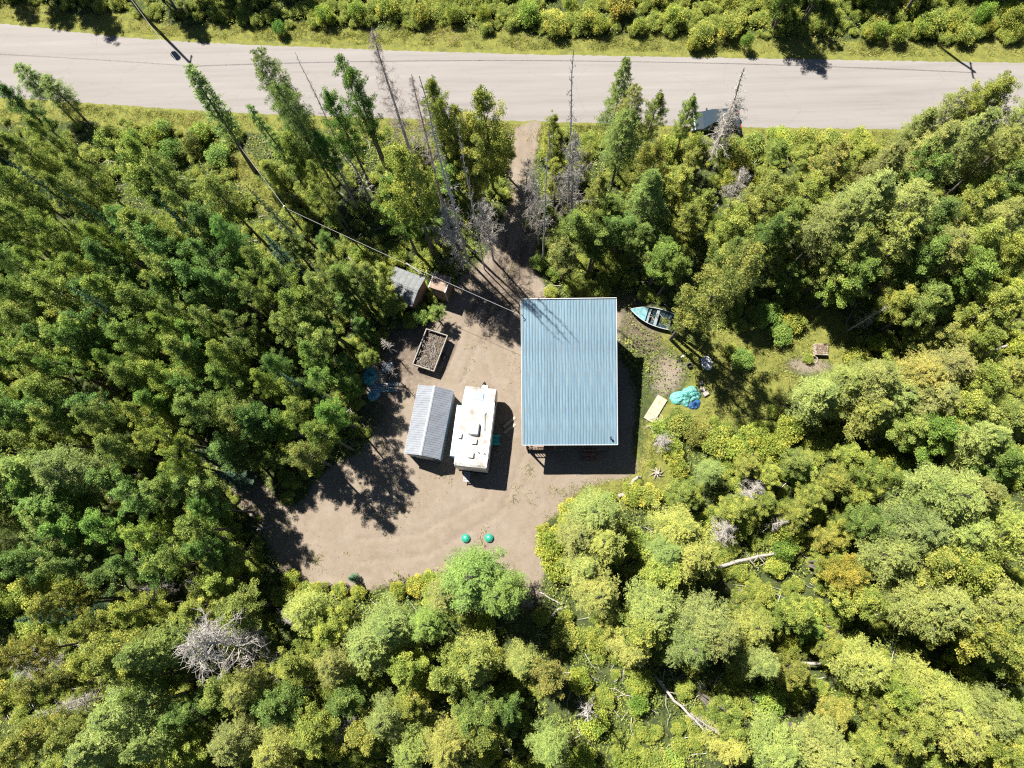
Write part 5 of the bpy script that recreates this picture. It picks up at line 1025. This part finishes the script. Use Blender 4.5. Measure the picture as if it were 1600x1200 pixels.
# clods and stones on the sand, leaf litter and twigs
x, y, rg = scatter(60000, lambda x, y: (gsample(yard, x, y) > .5)*np.clip((fnoise(x, y, 1.4, 33)-.55)*4, .01, 1)*.28*nbld(x, y), 6)
V, F = leaves(np.stack([x, y, ground_h(x, y)+.015], 1), .07, 2.0, .8, rng=rg); tag(link('dirt_crumbs', new_mesh('dirt_crumbs', V, [F], M['leaflitter'])), 'scattered dead leaves and crumbs on the sand', 'leaves', kind='stuff')
mb = MB(); rg = np.random.default_rng(8)
for k in range(420):
    if k < 260: a_, b_ = rg.uniform(610, 700), 0; b_ = 912-(a_-610)*.16+rg.normal(0, 4)
    else: a_, b_ = rg.uniform(470, 840), rg.uniform(700, 900)
    p = G(a_, b_); s_ = rg.uniform(.03, .13 if k < 260 else .05); mb.box((p.x, p.y, float(ground_h(p.x, p.y))+s_*.3), (s_*1.4, s_, s_*.8), rz=rg.uniform(0, 3), taper=.6)
tag(mb.obj('dirt_clods', M['clod']), 'dark clods of soil along the lower bank of the yard', 'clods', kind='stuff')
def wl_(x, y): return gsample(forest, x, y)*np.clip((fnoise(x, y, 3, 13)-.5)*5, 0, 1)*.9*(1-gsample(onroad.astype(float), x, y))*nbld(x, y)
x, y, rg = scatter(60000, wl_, 9); V, F = leaves(np.stack([x, y, ground_h(x, y)+.05+.1*rg.random(len(x))], 1), .13, 1.2, .5, rng=rg)
tag(link('leaf_litter', new_mesh('leaf_litter', V, [F], M['leaflitter'])), 'dry leaf litter on the woodland floor', 'leaves', kind='stuff')
tb = TB(); rg = np.random.default_rng(14)
for k in range(1600):
    x_, y_ = rg.uniform(-40, 36), rg.uniform(-15, 38)
    if gsample(onroad.astype(float), x_, y_) > .1 or gsample(forest, x_, y_) < .7 or not nbld(np.array(x_), np.array(y_)): continue
    a_ = rg.uniform(0, 6.28); ln_ = rg.uniform(.5, 2.2); z = float(ground_h(x_, y_))+rg.uniform(.05, .35); tb.add(np.array([[x_, y_, z], [x_+ln_*.5*math.cos(a_), y_+ln_*.5*math.sin(a_), z+.12], [x_+ln_*math.cos(a_+.25), y_+ln_*math.sin(a_+.25), z+.02]]), [.028, .02, .008], 3)
tag(link('fallen_twigs', tb.mesh('fallen_twigs', M['deadwood'])), 'fallen sticks strewn over the woodland floor', 'twigs', kind='stuff')

# ------------------------------------------------------------------ the woods go on beyond the picture: one scattered mass
pts_ = []
rg = np.random.default_rng(20)
for _ in range(5000):
    x_, y_ = rg.uniform(-75, 72), rg.uniform(-40, 82); a_, b_ = PX(x_, y_, 0); a_, b_ = float(a_), float(b_)
    ta, tb_ = PX(x_, y_, 9); ta, tb_ = float(ta), float(tb_)
    if -25 < a_ < 1625 and -20 < b_ < 1235: continue
    if np.interp(a_, nbx, nby)-45 < b_ < np.interp(a_, sbx, sby)+45: continue
    if b_ < 0 and (120 < a_ < 240): continue
    if b_ < 0 and a_ > 420 and a_ < 1150 and b_ > -90: continue
    if any((x_-q[0])**2+(y_-q[1])**2 < 6.5 for q in pts_): continue
    pts_.append((x_, y_, 0))
def instancer(name, pts, srcs, smin, smax, label, tilt=.1):
    me = bpy.data.meshes.new(name); me.from_pydata(pts, [], []); wd = link(name, me); tag(wd, label, name.replace('_', ' '), kind='stuff')
    ng = bpy.data.node_groups.new(name, 'GeometryNodeTree'); ng.interface.new_socket('Geometry', in_out='INPUT', socket_type='NodeSocketGeometry'); ng.interface.new_socket('Geometry', in_out='OUTPUT', socket_type='NodeSocketGeometry')
    N_ = ng.nodes.new; gi = N_('NodeGroupInput'); go = N_('NodeGroupOutput'); ip = N_('GeometryNodeInstanceOnPoints'); gt = N_('GeometryNodeGeometryToInstance')
    for sm in srcs:
        o_ = next(q_ for q_ in bpy.data.objects if q_.data == sm); oi_ = N_('GeometryNodeObjectInfo'); oi_.inputs['Object'].default_value = o_; ng.links.new(oi_.outputs['Geometry'], gt.inputs[0])
    ip.inputs['Pick Instance'].default_value = True
    ri = N_('FunctionNodeRandomValue'); ri.data_type = 'INT'; ri.inputs[4].default_value = 0; ri.inputs[5].default_value = len(srcs)-1; ri.inputs['Seed'].default_value = 3; ng.links.new(ri.outputs[2], ip.inputs['Instance Index'])
    rv_ = N_('FunctionNodeRandomValue'); rv_.data_type = 'FLOAT_VECTOR'; rv_.inputs['Max'].default_value = (tilt, tilt, 6.28); rv_.inputs['Min'].default_value = (-tilt, -tilt, 0)
    rs = N_('FunctionNodeRandomValue'); rs.data_type = 'FLOAT'; rs.inputs[2].default_value = smin; rs.inputs[3].default_value = smax; rs.inputs['Seed'].default_value = 5
    for a_, b_ in ((gi.outputs[0], ip.inputs['Points']), (gt.outputs[0], ip.inputs['Instance']), (rv_.outputs[0], ip.inputs['Rotation']), (rs.outputs[1], ip.inputs['Scale']), (ip.outputs[0], go.inputs[0])): ng.links.new(a_, b_)
    wd.modifiers.new('scatter', 'NODES').node_group = ng
instancer('surrounding_woodland', pts_, [PROTO['P'][i]['crown'] for i in (0, 2, 4)]+[PROTO['Q'][1]['crown'], PROTO['L'][0]['crown']], .75, 1.15, 'woods continuing outside the picture')
x, y, rg = scatter(26000, lambda x, y: np.where((gsample(north, x, y) > 1.6) & (gsample(north, x, y) < 9), 1.0, .42)*gsample(forest, x, y)*(1-gsample(onroad.astype(float), x, y))*nbld(x, y)*((gsample(south, x, y) > 1.2) | (gsample(north, x, y) > 1.7))*(gsample(yard, x, y) < .15)*(~((x > 5.5) & (x < 13.5) & (y > 7) & (y < 20)))*np.clip((fnoise(x, y, 3.2, 55)-.3)*4, .2, 1), 31)
instancer('low_brush', [(float(a_), float(b_), float(c_)-.12) for a_, b_, c_ in zip(x, y, ground_h(x, y))], [p_['crown'] for p_ in PROTO['H']], .28, .72, 'dense low brush between the trees of the woods', .25); print('BRUSH', len(x))
print('WOODS', len(pts_), 'TRIS', sum(len(m_.loops)-2*len(m_.polygons) for m_ in bpy.data.meshes))
